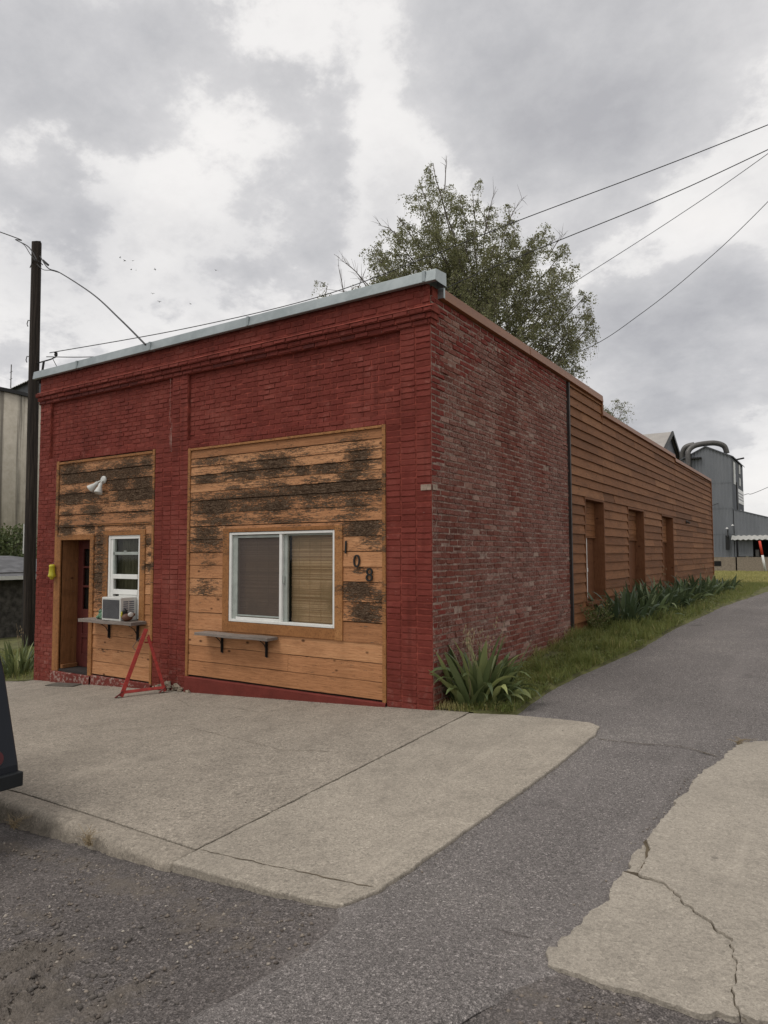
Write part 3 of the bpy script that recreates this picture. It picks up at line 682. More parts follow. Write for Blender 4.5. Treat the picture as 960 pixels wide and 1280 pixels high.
# --- side wall of bare worn brick
mb=MB(); YB=4.70
def stint(y,z):
    n=fbm(y,z,1.3,3,40); t=random.gauss(.44,.13)+.30*n
    if random.random()<.035+.08*max(0,n): t=random.uniform(.85,1)
    if y<1.0 and z>2.2 and random.random()<.22: t=random.uniform(.75,.95)
    if z<.9 and random.random()<.07: t=random.uniform(.8,1)
    return min(1,max(0,t))
def spaint(y,z):
    d=0
    if y<.22: d=.75 if z>2.6 else .42
    d=max(d,.62*math.exp(-((4.55-z)/.35)**2), .75*math.exp(-((y-.9)/.5)**2-((z-4.1)/.45)**2), .5*math.exp(-((y-2.4)/.8)**2-((z-4.2)/.4)**2))
    return d+random.gauss(0,.10)-.05
quad(mb,SI,0,YB,-.05,4.62,.0,1)
brick_field(mb,SI,.0,YB,-.05,4.62,.0,tintf=stint,paintf=spaint,jit=1.6,dep=.009,gap=.013)
mb.box(-.28,-.004,.02,YB+.02,-.05,4.62,1)
build('side_wall',mb,[M['side'],M['smortar']],B)
# stray pale brick on the corner
mb=MB(); slab(mb,FA,-.135,-.004,2.41,2.475,.006,.0145); slab(mb,SI,.004,.10,2.41,2.475,.010,.0175)
build('pale_brick',mb,simple('pale_bare_brick',(.30,.23,.18),.9,var=.3,scale=30,bump=.6),B)
# --- left and back walls, roofs
mb=MB(); mb.box(XW+.012,XW+.30,.31,6.7,-.6,4.4); mb.box(XW+.31,-.32,6.40,6.72,-.6,4.3)
brick_field(mb,lambda u,v,n:(XW+.012-n,-u,v),-6.7,-.012,-.6,4.4,0)
build('back_wall',mb,[M['paint']],B)
mb=MB(); mb.box(XW+.2,-.29,.31,6.5,4.20,4.28); mb.box(-4.5,-.06,6.73,20.7,4.0,4.10)
build('roof',mb,simple('tar_roof',(.05,.05,.05),.9),B)
mb=MB(); mb.box(-4.6,-4.45,6.73,20.75,-.3,4.2); mb.box(-4.44,-.2,20.58,20.75,0,4.2)
build('rear_wall',mb,M['rear'],B)
# --- siding
BL=[(-3.49,3.03,0.28,0.067,0.5),(-2.18,3.05,0.24,0.046,0.5),(-1.09,3.1,0.21,0.035,0.5),(-3.58,2.77,0.19,0.05,0.7),(-2.9,2.81,0.3,0.08,0.8),(-2.33,2.86,0.24,0.093,1),(-1.87,2.78,0.1,0.045,0.9),(-1.45,2.77,0.22,0.044,0.7),(-0.99,2.83,0.14,0.114,0.9),(-1.13,2.62,0.17,0.057,0.8),(-2.98,2.6,0.3,0.048,0.5),(-2.26,2.59,0.24,0.046,0.6),(-1.75,2.6,0.11,0.036,0.6),(-1.42,2.49,0.7,0.082,1.0),(-0.85,2.49,0.2,0.084,0.9),(-2.59,2.44,0.99,0.056,0.8),(-1.75,2.43,0.19,0.054,0.9),(-3.43,2.32,0.25,0.092,1.1),(-2.8,2.32,0.26,0.038,0.6),(-2.3,2.3,0.24,0.077,1.0),(-1.75,2.28,0.19,0.045,0.8),(-1.38,2.27,0.21,0.043,0.8),(-1.02,2.27,0.17,0.071,0.8),(-3.34,2.17,0.36,0.049,0.6),(-2.18,2.15,0.39,0.037,0.6),(-1.23,2.13,0.21,0.034,0.5),(-3.57,1.94,0.26,0.099,1.1),(-3.56,1.73,0.28,0.082,0.7),(-3.51,1.58,0.18,0.098,0.6),(-3.55,1.19,0.19,0.098,0.6),(-0.92,1.98,0.23,0.078,1.1),(-0.79,1.87,0.17,0.055,0.8),(-0.72,1.76,0.13,0.041,0.7),(-0.96,1.49,0.14,0.033,0.8),(-0.75,1.36,0.13,0.041,0.8),(-1.02,1.27,0.24,0.056,1.1),(-0.72,1.2,0.13,0.049,1.0),(-0.89,1.01,0.22,0.083,1.1),(-0.89,0.93,0.17,0.041,0.7),(-6.76,3.02,0.26,0.111,1.2),(-6.33,2.97,0.35,0.065,1.0),(-5.81,3.0,0.4,0.074,1.0),(-5.31,3.0,0.41,0.093,1.0),(-4.88,3.04,0.15,0.081,1),(-5.54,2.84,0.16,0.104,1),(-4.96,2.82,0.15,0.101,0.9),(-5.02,2.62,0.28,0.091,1.2),(-5.46,2.63,0.13,0.083,0.8),(-6.75,2.67,0.36,0.066,1),(-6.24,2.67,0.21,0.064,0.9),(-6.89,2.52,0.15,0.033,0.8),(-6.85,2.36,0.11,0.055,0.8),(-6.16,2.36,0.24,0.085,0.6),(-5.01,2.34,0.31,0.04,0.8),(-6.88,2.13,0.19,0.088,1),(-6.26,2.15,0.17,0.053,1),(-5.04,2.13,0.37,0.03,0.5),(-5.35,2.03,0.25,0.041,0.7),(-5.97,1.83,0.14,0.209,1.0),(-5.96,1.58,0.14,0.125,0.8),(-4.82,1.92,0.12,0.049,0.7),(-4.81,1.84,0.12,0.024,1),(-4.78,1.7,0.12,0.039,0.8),(-4.77,1.53,0.13,0.049,1.1),(-5.97,1.41,0.16,0.429,0.85),(-4.76,1.49,0.12,0.04,0.7),(-4.76,1.28,0.12,0.04,0.6),(-5.84,0.22,0.2,0.042,0.7),(-5.37,0.23,0.19,0.031,0.6),(-5.73,0.04,0.2,0.031,0.4),(-5.17,0.05,0.19,0.024,0.4),(-5.51,0.52,0.2,0.025,0.4),(-5.05,0.52,0.13,0.03,0.5)]
BA=np.array(BL)
def weather(u,v):
    d=BA[:,4]*np.exp(-(((u-BA[:,0])/(BA[:,2]*1.25))**2+((v-BA[:,1])/(BA[:,3]*1.35))**2)*.8)
    return float(d.max())+(.34 if 2.15<v<2.95 else .20 if v>2.0 else .10 if v>1.2 else .0)-.06
def planks(mb,mp,rows,u0,u1,holes,nb,nt,darkf=None,butt=2.6,su=.045,gap=.004,tf=None,th=.016):
    for z0,z1 in rows:
        bp=sorted({u0,u1,*[min(max(q,u0),u1) for h in holes for q in h[:2]]}); iv=[]
        for a_,b_ in zip(bp[:-1],bp[1:]):
            if b_-a_<.015: continue
            lo_,hi_=z0,z1
            for h in holes:
                if h[0]<(a_+b_)/2<h[1] and h[2]<hi_ and h[3]>lo_:
                    if h[2]>lo_+.01: hi_=h[2]
                    elif h[3]<hi_-.01: lo_=h[3]
                    else: lo_=hi_
            if hi_-lo_<.015: continue
            if iv and abs(iv[-1][1]-a_)<1e-6 and iv[-1][2:]==(lo_,hi_): iv[-1]=(iv[-1][0],b_,lo_,hi_)
            else: iv.append((a_,b_,lo_,hi_))
        cuts=[]; u=u0+random.uniform(.4,butt)
        while u<u1-.3: cuts.append(u); u+=random.uniform(butt*.5,butt)
        for s,e,z0,z1 in iv:
            ps=[s]+[c for c in cuts if s+.1<c<e-.1]+[e]
            for a,b in zip(ps[:-1],ps[1:]):
                t=tf() if tf else min(1,max(0,random.gauss(.5,.19)))
                a2,b2=a+.0015,b-.0015; k=max(2,int((b2-a2)/su)+1); ks=max(2,int((z1-z0)/.035)+1) if darkf else 2
                bo_=random.gauss(0,.10); wb=random.gauss(0,.0018); wt=random.gauss(0,.0012); V=[];D=[]
                sag=random.gauss(0,.0015)
                for r in range(ks+2):
                    for i in range(k):
                        f=i/(k-1); u=a2+(b2-a2)*f
                        bo=.003*noise.noise(Vector((u*2.3,z0*9,1)))+sag
                        if r==0: v,n=z0+gap+bo,min(nb,nt)-.012
                        elif r==ks+1: v,n=z1+bo*.0,nt-.012
                        else:
                            q=(r-1)/(ks-1); v=z0+gap+bo+(z1-z0-gap)*q; n=nb+wb+(nt-nb+wt-wb)*q
                        V.append(mp(u,v,n)); D.append(darkf(u,(z0+z1)*.275+v*.45)+bo_ if darkf else 0.)
                K=ks+2
                fs=[(r*k+i,r*k+i+1,(r+1)*k+i+1,(r+1)*k+i) for r in range(K-1) for i in range(k-1)]
                fs+=[tuple(r*k for r in range(K))[::-1],tuple(r*k+k-1 for r in range(K))]
                mb.add(V,fs,0,t,D)
def rowsfrom(z0,hs):
    out=[];z=z0
    for h in hs: out.append((z,z+h)); z+=h
    return out
# right panel (big window)
rowsR=rowsfrom(.03,[.20,.21,.225,.235,.235,.235]+[.18]*6)
z=rowsR[-1][1]; kn=round((3.175-z)/.118); rowsR+=rowsfrom(z,[(3.175-z)/kn]*kn)
mb=MB(); planks(mb,FA,rowsR,-3.905,-.655,[(-3.22,-1.235,.69,2.04)],.004,-.004,weather,9,gap=.006,tf=lambda:min(1,max(0,random.gauss(.5,.17))))
quad(mb,FA,-3.955,-3.10,-.2,3.21,-.02,1); quad(mb,FA,-1.36,-.605,-.2,3.21,-.02,1); quad(mb,FA,-3.10,-1.36,-.2,.83,-.02,1); quad(mb,FA,-3.10,-1.36,1.975,3.21,-.02,1)
build('siding_panel',mb,[M['wood'],M['dkgap']],B)['label']='orange stained plank panel around the big window, upper half weathered black'
def boards(name,lst,mat,parent,bev=.003,dark=True,ax='FA'):
    mb=MB()
    for u0,u1,v0,v1,n0,n1 in lst:
        L=max(u1-u0,v1-v0); k=max(1,int(L/.06)); hor=(u1-u0)>(v1-v0)
        V=[];D=[];t=min(1,max(0,random.gauss(.5,.18)))
        mp=FA if ax=='FA' else SI
        sec=[(v0,n0),(v0,n1),(v1,n1),(v1,n0)] if hor else [(u0,n0),(u0,n1),(u1,n1),(u1,n0)]
        for i in range(k+1):
            f=i/k
            for s_,n in sec:
                u,v=(u0+(u1-u0)*f,s_) if hor else (s_,v0+(v1-v0)*f)
                V.append(mp(u,v,n)); D.append(weather(u,v)*.8 if dark else 0)
        fs=[]
        for i in range(k):
            for j in range(4):
                q=(i*4+j,i*4+(j+1)%4,(i+1)*4+(j+1)%4,(i+1)*4+j); fs.append(q if not hor else q[::-1])
        e=(0,1,2,3),(k*4+3,k*4+2,k*4+1,k*4); fs+= [x if hor else x[::-1] for x in e]
        fs=[f[::-1] for f in fs] if ax!='FA' else fs
        mb.add(V,fs,0,t,D)
    return build(name,mb,mat,parent,bevel=bev)
boards('panel_trim',[(-3.955,-3.905,.01,3.21,-.01,.016),(-.655,-.607,.01,3.21,-.01,.016),(-3.905,-.655,3.175,3.205,-.01,.018)],M['trim'],B)
# left panel (door and small window)
rowsL=rowsfrom(-.16,[.20,.205,.205,.20,.165]+[.15]*2)
z=rowsL[-1][1]; kn=round((2.155-z)/.148); rowsL+=rowsfrom(z,[(2.155-z)/kn]*kn)
kn=round((3.205-2.185)/.17); rowsL+=rowsfrom(2.185,[(3.205-2.185)/kn]*kn)
mb=MB(); planks(mb,FA,rowsL,-7.10,-4.725,[(-7.11,-6.115,-.4,2.02),(-5.86,-4.875,.71,2.065)],.004,-.004,weather,9,gap=.007,tf=lambda:min(1,max(0,random.gauss(.5,.17))))
quad(mb,FA,-7.17,-7.0,-.4,3.27,-.02,1); quad(mb,FA,-6.2,-5.75,-.4,3.27,-.02,1); quad(mb,FA,-4.98,-4.67,-.4,3.27,-.02,1); quad(mb,FA,-7.0,-6.2,1.95,3.27,-.02,1); quad(mb,FA,-5.75,-4.98,2.0,3.27,-.02,1); quad(mb,FA,-5.75,-4.98,-.4,.72,-.02,1)
build('siding_panel',mb,[M['wood'],M['dkgap']],B)['label']='orange stained plank panel around the door and small window'
boards('panel_trim',[(-7.175,-7.105,-.20,3.265,-.01,.02),(-4.722,-4.677,-.20,3.265,-.01,.016),(-7.10,-4.725,3.207,3.245,-.01,.02),(-7.10,-4.725,2.158,2.182,-.01,.014)],M['trim'],B)
# plinths
mb=MB()
def plinth(x0,x1,z1l,z1r,n):
    k=int((x1-x0)/.05); V=[]
    for i in range(k+1):
        x=x0+(x1-x0)*i/k; z1=z1l+(z1r-z1l)*i/k; q=.010*fbm(x,1,6,3,5); zb=G(x,-.02)-.06
        V+=[(x,.05,z1+q*.5),(x,-n+q,z1+q*.5),(x,-n-.012+q,z1-.012),(x,-n-.02+q*1.5,zb)]
    mb.add(V,[(i*4+j,i*4+j+1,(i+1)*4+j+1,(i+1)*4+j) for i in range(k) for j in range(3)])
plinth(-3.955,-.605,.008,.010,.018); plinth(-7.17,-6.12,-.195,-.195,.03); plinth(-6.11,-4.675,-.175,-.175,.012)
def m_pl():
    k=N('peeling_red_plinth'); c=k.ramp(k.noise(3,5,.6),[(.3,(.125,.026,.020)),(.7,(.185,.038,.029))])
    x=k.sep(k.oc(),0); pe=k.math('MULTIPLY',k.ss(k.noise(16,7,.75),.50,.60),k.ss(x,-3.9,-4.8))
    c=k.mix(k.math('MULTIPLY',pe,.8),c,(.36,.27,.23)); k.bsdf(c,.8,0,k.bump(k.noise(30,5,.7),.6,.01),.2); return k.mat
build('plinth',mb,m_pl(),B,smooth=False)
# broken footing at the middle pier
mb=MB(); random.seed(5)
for i in range(24):
    x=-4.28+random.gauss(0,.17); r=random.uniform(.018,.055); mb.blob((x,-.015-random.random()*.03,G(x,0)+random.uniform(0,.12)*(1-abs(x+4.28)/.4)),r,r*.6,r*.8,7,5,rough=.9,seed=i*3.3)
build('broken_footing',mb,M['dock'],B)
random.seed(12)
# --- door, recessed
boards('door_frame',[(-7.105,-7.0,-.19,2.03,-.02,.024),(-6.2,-6.105,-.19,2.03,-.02,.024),(-7.0,-6.2,1.945,2.03,-.02,.024)],M['trim'],B)
mb=MB()
mb.box(-7.09,-7.0,-.004,.42,-.16,1.98,0,.45); mb.box(-6.2,-6.11,.004,.42,-.16,1.98,0,.6); mb.box(-7.0,-6.2,.0,.42,1.945,1.99,0,.3)
mb.box(-7.0,-6.93,.02,.29,-.15,-.09,0,.6)
build('door_jamb',mb,M['jamb'],B,bevel=.003)
mb=MB(); mb.box(-7.0,-6.2,-.005,.42,-.19,-.155); build('door_step',mb,simple('dark_step',(.03,.024,.022),.9),B)
dr=MB(); yd=.305
def rail(mb,x0,x1,z0,z1,y=yd,d=.04,mi=0): mb.box(x0,x1,y,y+d,z0,z1,mi)
rail(dr,-7.0,-6.86,-.15,1.945); rail(dr,-6.34,-6.2,-.15,1.945); rail(dr,-6.86,-6.34,1.80,1.945); rail(dr,-6.86,-6.34,.66,.80); rail(dr,-6.86,-6.34,-.15,.06)
for zz in(1.16,1.48): rail(dr,-6.86,-6.34,zz,zz+.035)
rail(dr,-6.615,-6.585,.80,1.80); rail(dr,-6.63,-6.57,.06,.66); rail(dr,-6.86,-6.34,.33,.40)
rail(dr,-6.86,-6.34,.05,.67,yd+.018,.02)
D=build('door',dr,M['door'],B,bevel=.004)
mb=MB(); quad(mb,FA,-6.86,-6.34,.80,1.80,-yd-.02); build('glass_pane',mb,M['glass'],D)
mb=MB(); mb.lathe([(.0,0),(.022,.0),(.018,.02),(.014,.035),(.028,.05),(.026,.065),(.0,.07)],14,(-6.27,yd,.72),(0,-1,0)); build('handle',mb,M['steel'],D,smooth=True)
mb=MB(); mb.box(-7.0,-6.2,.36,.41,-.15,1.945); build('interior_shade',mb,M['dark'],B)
# --- small window
W1=thing('window','',''); 
for p in('label','category'): del W1[p]
W1.parent=B
boards('casing',[(-5.872,-5.752,.70,2.078,-.02,.020),(-4.978,-4.862,.70,2.078,-.02,.020),(-5.752,-4.978,2.0,2.075,-.02,.02)],M['trim'],W1)
mb=MB()
mb.box(-5.75,-5.70,-.004,.07,.74,2.0); mb.box(-5.02,-4.98,-.004,.07,.74,2.0); mb.box(-5.70,-5.02,-.004,.07,1.945,2.0)
mb.box(-5.70,-5.63,.006,.06,.74,1.945); mb.box(-5.04,-5.02,.006,.06,.74,1.945)
mb.box(-5.63,-5.04,-.006,.05,1.335,1.405); mb.box(-5.63,-5.04,-.002,.05,1.10,1.175)
build('frame',mb,M['white'],W1,bevel=.004)
mb=MB(); mb.box(-5.63,-5.04,.0,.05,1.70,1.745); mb.box(-5.37,-5.31,-.006,.0,1.745,1.765); mb.box(-5.64,-5.60,.0,.05,1.40,1.945)
build('sash_rail',mb,M['greyvinyl'],W1,bevel=.003)
mb=MB(); quad(mb,FA,-5.63,-5.04,1.10,1.945,-.03); build('pane',mb,M['glass'],W1)
mb=MB(); V=[];kk=60
for i in range(kk+1):
    x=-5.72+.72*i/kk; y=.14+.018*math.sin(i*.9)+.008*math.sin(i*2.3)
    V+=[(x,y,.72),(x,y,1.98)]
mb.add(V,[(2*i,2*i+2,2*i+3,2*i+1) for i in range(kk)]); build('curtain',mb,M['curtain'],W1,smooth=True)
# --- big sliding window
W2=thing('window','','')
for p in('label','category'): del W2[p]
W2.parent=B
boards('casing',[(-3.235,-3.12,.67,2.0,-.02,.020),(-1.34,-1.222,.67,2.05,-.02,.020),(-3.12,-1.34,.675,.805,-.02,.020),(-3.235,-1.34,2.0,2.05,-.02,.022)],M['trim'],W2)
mb=MB()
mb.box(-3.118,-3.075,-.012,.08,.81,1.995); mb.box(-1.372,-1.341,-.012,.08,.81,1.995); mb.box(-3.075,-1.372,-.012,.08,1.962,1.995); mb.box(-3.075,-1.372,-.016,.08,.81,.845)
mb.box(-2.232,-2.188,-.006,.04,.845,1.962); mb.box(-3.0,-2.232,.0,.03,.845,.875); 
build('frame',mb,M['white'],W2,bevel=.004)
mb=MB(); mb.box(-3.074,-2.985,.012,.06,.846,1.961); mb.box(-2.985,-2.237,.012,.06,1.92,1.953); mb.box(-2.187,-2.125,.03,.07,.846,1.961); mb.box(-2.125,-1.373,.03,.07,1.94,1.961); mb.box(-2.985,-2.237,.016,.06,.886,.905)
mb.box(-2.178,-2.16,.01,.03,1.33,1.43)
build('sash',mb,M['greyvinyl'],W2,bevel=.003)
mb=MB(); quad(mb,FA,-2.99,-2.235,.87,1.94,-.045); build('pane',mb,M['glass'],W2)['label']='left pane behind insect screen'
mb=MB(); quad(mb,FA,-2.13,-1.37,.845,1.945,-.055); build('pane',mb,M['glass'],W2)
mb=MB(); quad(mb,FA,-2.985,-2.237,.90,1.92,-.025); build('insect_screen',mb,M['screen'],W2)
mb=MB()
for x0,x1 in((-3.06,-2.20),(-2.13,-1.36)):
    z=.84
    while z<1.96:
        h=random.uniform(.007,.0105); mb.box(x0+random.gauss(0,.002),x1+random.gauss(0,.002),.125+random.gauss(0,.0015),.129,z,z+h,0,random.random()); z+=h+.0016
    for q in np.linspace(x0+.12,x1-.12,4): mb.box(q,q+.0015,.121,.1235,.84,1.96,0,.35)
k=N('bamboo_blind'); t=k.attr('tint'); c=k.ramp(t,[(0,(.34,.215,.115)),(.5,(.56,.375,.215)),(1,(.72,.52,.33))]); c=k.mix(k.ss(k.noise(2.5,4,.6),.42,.72),c,(.40,.275,.15)); k.bsdf(c,.8)
build('bamboo_blind',mb,k.mat,W2)
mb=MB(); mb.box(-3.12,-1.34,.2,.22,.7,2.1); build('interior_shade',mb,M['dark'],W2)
# --- rear siding
holes=[(5.50,6.74,.80,2.71),(8.56,10.06,.80,2.70),(12.02,13.52,.80,2.70)]
mb=MB(); rws=[]; z=.19
while z<4.6: rws.append((z,z+.168)); z+=.168
def clip(rows,top): return [(a,min(b,top)) for a,b in rows if a<top-.03]
planks(mb,SI,[r for r in clip(rws,4.63)],4.76,6.72,holes,.044,.014,None,2.4,su=.2,gap=.0)
planks(mb,SI,[r for r in clip(rws,4.37)],6.722,14.0,holes,.044,.014,None,3.0,su=.3,gap=.0)
planks(mb,SI,[r for r in clip(rws,4.28)],14.003,20.76,holes,.044,.014,None,3.0,su=.3,gap=.0)
for u0,u1,v0,v1 in [(4.72,5.54,0,4.6),(5.54,6.70,0,.83),(5.54,6.70,2.67,4.5),(6.70,8.60,0,4.3),(8.60,10.02,0,.83),(8.60,10.02,2.66,4.3),(10.02,12.06,0,4.3),(12.06,13.48,0,.83),(12.06,13.48,2.66,4.3),(13.48,20.75,0,4.25)]:
    quad(mb,SI,u0,u1,v0,v1,.006,1)
build('rear_siding',mb,[M['rear'],M['dkgap']],B)
for i,(a,b,zt) in enumerate([(5.54,6.70,2.67),(8.60,10.02,2.66),(12.06,13.48,2.66)]):
    Wn=thing('window','',''); 
    for p in('label','category'): del Wn[p]
    Wn.parent=B; mb=MB(); e=.045
    for u0,u1,v0,v1 in((a-e,a,.80,zt+e),(b,b+e,.80,zt+e),(a,b,zt,zt+e),(a,b,.76,.83)): slab(mb,SI,u0,u1,v0,v1,0,.04,0,random.uniform(.3,.7))
    build('casing',mb,M['reartrim'],Wn,bevel=.003)
    mb=MB(); slab(mb,SI,a-.02,a+.001,.8,zt+.02,-.24,.03,0,.3); slab(mb,SI,b-.001,b+.02,.8,zt+.02,-.24,.03,0,.75); slab(mb,SI,a,b,zt-.001,zt+.02,-.24,.03,0,.3); slab(mb,SI,a,b,.78,.832,-.24,.055,0,.6)
    build('reveal',mb,M['reartrim'],Wn)
    mb=MB(); planks(mb,SI,rowsfrom(2.02,[(zt-2.02)/6]*6),a+.002,b-.002,[],-.135,-.141,None,5,su=.3)
    slab(mb,SI,a,b,1.99,2.02,-.18,-.12,0,.3)
    build('boarded_top',mb,M['rear'],Wn)
    mb=MB(); st=.62
    slab(mb,SI,a+st*1.0+.04,b-.003,.834,1.99,-.19,-.17,0,.2); slab(mb,SI,a+st+.04,a+st+.06,.834,1.99,-.17,-.15,0,.35)
    build('boarded_half',mb,M['reartrim'],Wn)
    mb=MB(); slab(mb,SI,a+st,a+st+.03,.834,1.99,-.18,-.145); slab(mb,SI,a+.002,a+st,.834,.90,-.20,-.155); slab(mb,SI,a+.002,a+st,1.38,1.43,-.20,-.16); slab(mb,SI,a+st-.01,a+st+.034,1.36,1.43,-.18,-.135)
    build('frame',mb,M['white' if i==0 else 'reartrim'],Wn,bevel=.003)
    mb=MB(); quad(mb,SI,a,a+st,.83,1.99,-.19); build('pane',mb,M['glass'],Wn)
    mb=MB(); quad(mb,SI,a,b,.83,zt,-.23); build('interior_shade',mb,M['dark'],Wn)
# downspout / dark trim where brick meets siding
mb=MB(); mb.box(-.01,.050,4.70,4.755,.20,4.60); build('corner_trim',mb,simple('dark_brown_strip',(.035,.027,.024),.6,var=.3,scale=4),B,bevel=.004)
# brown copings
mb=MB()
def cop(y0,y1,z,h,t0=-.26,t1=.066):
    mb.add([(t1,y0,z-h),(t1,y1,z-h),(t1-.012,y1,z),(t1-.012,y0,z),(t0,y1,z+.02),(t0,y0,z+.02),(t0,y1,z-h),(t0,y0,z-h)],[(0,1,2,3),(3,2,4,5),(1,6,4,2),(0,3,5,7),(5,4,6,7),(7,6,1,0)])
cop(.185,2.9,4.750,.125); cop(2.91,6.745,4.752,.125,t1=.069); cop(6.75,14.02,4.475,.10); cop(14.03,20.80,4.385,.10)
mb.box(.012,.062,6.705,6.745,4.36,4.63); mb.box(-.26,.04,6.745,6.752,4.2,4.63)
mb.box(.012,.060,20.765,20.80,.45,4.28)
build('brown_coping',mb,M['browncap'],B,bevel=.005)
mb=MB(); mb.box(-.10,.0745,.178,.215,4.628,4.748); build('coping_end',mb,M['galv'],B,bevel=.004)

# ------------------------------------------------------------------ things fixed on and standing by the front
def shelf(name,label,x0,x1,dep,z,th,brx,bh,tilt=0.):
    S=thing(name,label,'shelf',((x0+x1)/2,0,z-th)); c=(x0+x1)/2
    mb=MB(); k=12; V=[]
    for i in range(k+1):
        x=x0-c+(x1-x0)*i/k; s=tilt*(x/(x1-x0))+.004*math.sin(i*.8)
        V+=[(x,-.012,s),(x,-dep+.006*noise.noise(Vector((x*9,0,0))),s-.004),(x,-dep,s+th),(x,-.012,s+th)]
    fs=[]
    for i in range(k):
        for j in range(4): fs.append((i*4+j,(i+1)*4+j,(i+1)*4+(j+1)%4,i*4+(j+1)%4)[::-1])
    fs+=[(0,1,2,3)[::-1],(k*4+3,k*4+2,k*4+1,k*4)[::-1]]
    mb.add(V,fs,0,.5); build('board',mb,M['greywood'],S,bevel=.003)
    for bx in brx:
        b=MB(); q=bx-c
        b.box(q-.013,q+.013,-.02,-.014,-bh,0); b.box(q-.012,q+.012,-dep*.82,-.014,-.008,-.002)
        b.tube([(q,-.02,-bh*.72),(q,-dep*.32,-bh*.30),(q,-dep*.7,-.01)],.006,6); b.box(q-.004,q+.004,-.05,-.014,-bh*.95,-.005)
        build('bracket',b,M['black'],S)
    return S
shelf('wall_shelf','long weathered grey shelf holding the air conditioner below the small window',-6.08,-4.80,.28,.725,.045,(-5.66,-4.98),.26)
shelf('wall_shelf','short empty weathered shelf below the left end of the big sliding window',-3.56,-2.24,.21,.655,.035,(-3.22,-2.42),.24)
# air conditioner
A=thing('air_conditioner','white window air conditioner resting on the grey shelf under the small window','air conditioner',(-5.29,-.12,.727))
mb=MB(); mb.box(-.225,.225,-.145,.17,.0,.345); build('case',mb,M['offwhite'],A,bevel=.012,seg=3)
mb=MB(); mb.box(-.195,.195,-.149,-.1455,.035,.31); build('front_grille',mb,M['dkplastic'],A)
fr=MB()
for i in range(22): fr.box(-.193,.193,-.1505,-.149,.04+i*.012,.044+i*.012)
build('fins',fr,simple('grille_fin',(.11,.11,.115),.6),A)
mb=MB()
for j in range(2):
    for i in range(8):
        y0=-.10+j*.10; mb.box(.22,.228,y0,y0+.085,.055+i*.031,.074+i*.031)
build('louvre',mb,simple('blue_grey_louvre',(.16,.17,.20),.6),A)
mb=MB(); mb.box(-.21,.25,.135,.165,.30,.38); build('mounting_flange',mb,M['white'],A,bevel=.003)
# figurines
D_=thing('duck_figurine','brown ceramic duck with black head and yellow bill on the shelf','figurine',(-4.995,-.20,.727))
mb=MB(); mb.blob((0,.0,.062),.062,.085,.058,16,10,rough=.1); mb.blob((.02,.07,.095),.03,.05,.028,10,6); build('body',mb,M['brownduck'],D_,smooth=True)
mb=MB(); mb.blob((-.018,-.03,.145),.034,.036,.040,12,8); mb.tube([(-.012,-.02,.085),(-.016,-.027,.13)],[.03,.026],10); build('head',mb,M['black'],D_,smooth=True)
mb=MB(); mb.blob((-.062,-.045,.115),.012,.022,.030,10,6); mb.blob((-.060,-.055,.085),.012,.016,.03,8,6); build('bill',mb,M['yellow'],D_,smooth=True)
mb=MB(); mb.blob((.052,.02,.100),.020,.05,.036,10,7); build('wing',mb,M['offwhite'],D_,smooth=True)
F_=thing('frog_figurine','green ceramic frog figurine at the left end of the shelf','figurine',(-5.66,-.13,.727))
mb=MB(); mb.blob((0,0,.055),.085,.075,.062,14,9,rough=.25,seed=4); mb.blob((-.055,-.03,.03),.05,.05,.032,10,7); mb.blob((.045,-.045,.025),.05,.045,.028,10,7); build('body',mb,M['green'],F_,smooth=True)
mb=MB(); mb.blob((-.018,-.02,.115),.045,.045,.034,12,8); build('head',mb,M['green'],F_,smooth=True)
mb=MB(); mb.blob((-.04,-.03,.148),.015,.015,.017,8,6); mb.blob((.008,-.03,.148),.015,.015,.017,8,6); build('eyes',mb,M['brownduck'],F_,smooth=True)
# twin floodlight
L_=thing('floodlight','grey twin-head outdoor floodlight on weathered siding above the door','light',(-5.885,-.012,2.88))
mb=MB(); mb.lathe([(.0,0),(.062,0),(.062,.018),(.045,.034),(.0,.036)],18,(0,0,0),(0,-1,0)); build('base_plate',mb,M['offwhite'],L_,smooth=False)
def lamp(dirv,org):
    d=Vector(dirv).normalized(); mb=MB(); mb.tube([(org[0]*.4,-.03,org[2]*.4),org,Vector(org)+d*.03],.014,8)
    mb.lathe([(.0,0),(.028,.0),(.032,.06),(.045,.09),(.064,.15),(.066,.165),(.055,.163),(.0,.14)],16,Vector(org)+d*.02,d); return mb
build('lamp_head',lamp((-.75,-.45,-.72),(-.05,-.055,-.03)),M['offwhite'],L_,smooth=True)
build('lamp_head',lamp((.02,-.30,-.95),(.03,-.07,-.045)),M['offwhite'],L_,smooth=True)
# yellow hanging trap
Y_=thing('wasp_trap','yellow plastic wasp trap hanging on the door trim at the left','trap',(-7.14,-.075,1.545))
mb=MB(); mb.lathe([(.0,0),(.028,.0),(.046,-.012),(.048,-.04),(.044,-.045),(.050,-.15),(.062,-.185),(.060,-.20),(.035,-.215),(.028,-.245),(.0,-.247)],20); build('body',mb,M['yellow'],Y_,smooth=True)
mb=MB(); mb.lathe([(.0,-.05),(.014,-.06),(.046,-.17),(.0,-.171)],14,(0,-.007,0)); build('cone',mb,simple('yellow_cone',(.75,.70,.06),.4),Y_,smooth=True)
mb=MB(); mb.tube([(0,0,-.003),(0,.02,.03),(0,.052,.055)],.003,6); build('hanger',mb,M['steel'],Y_)
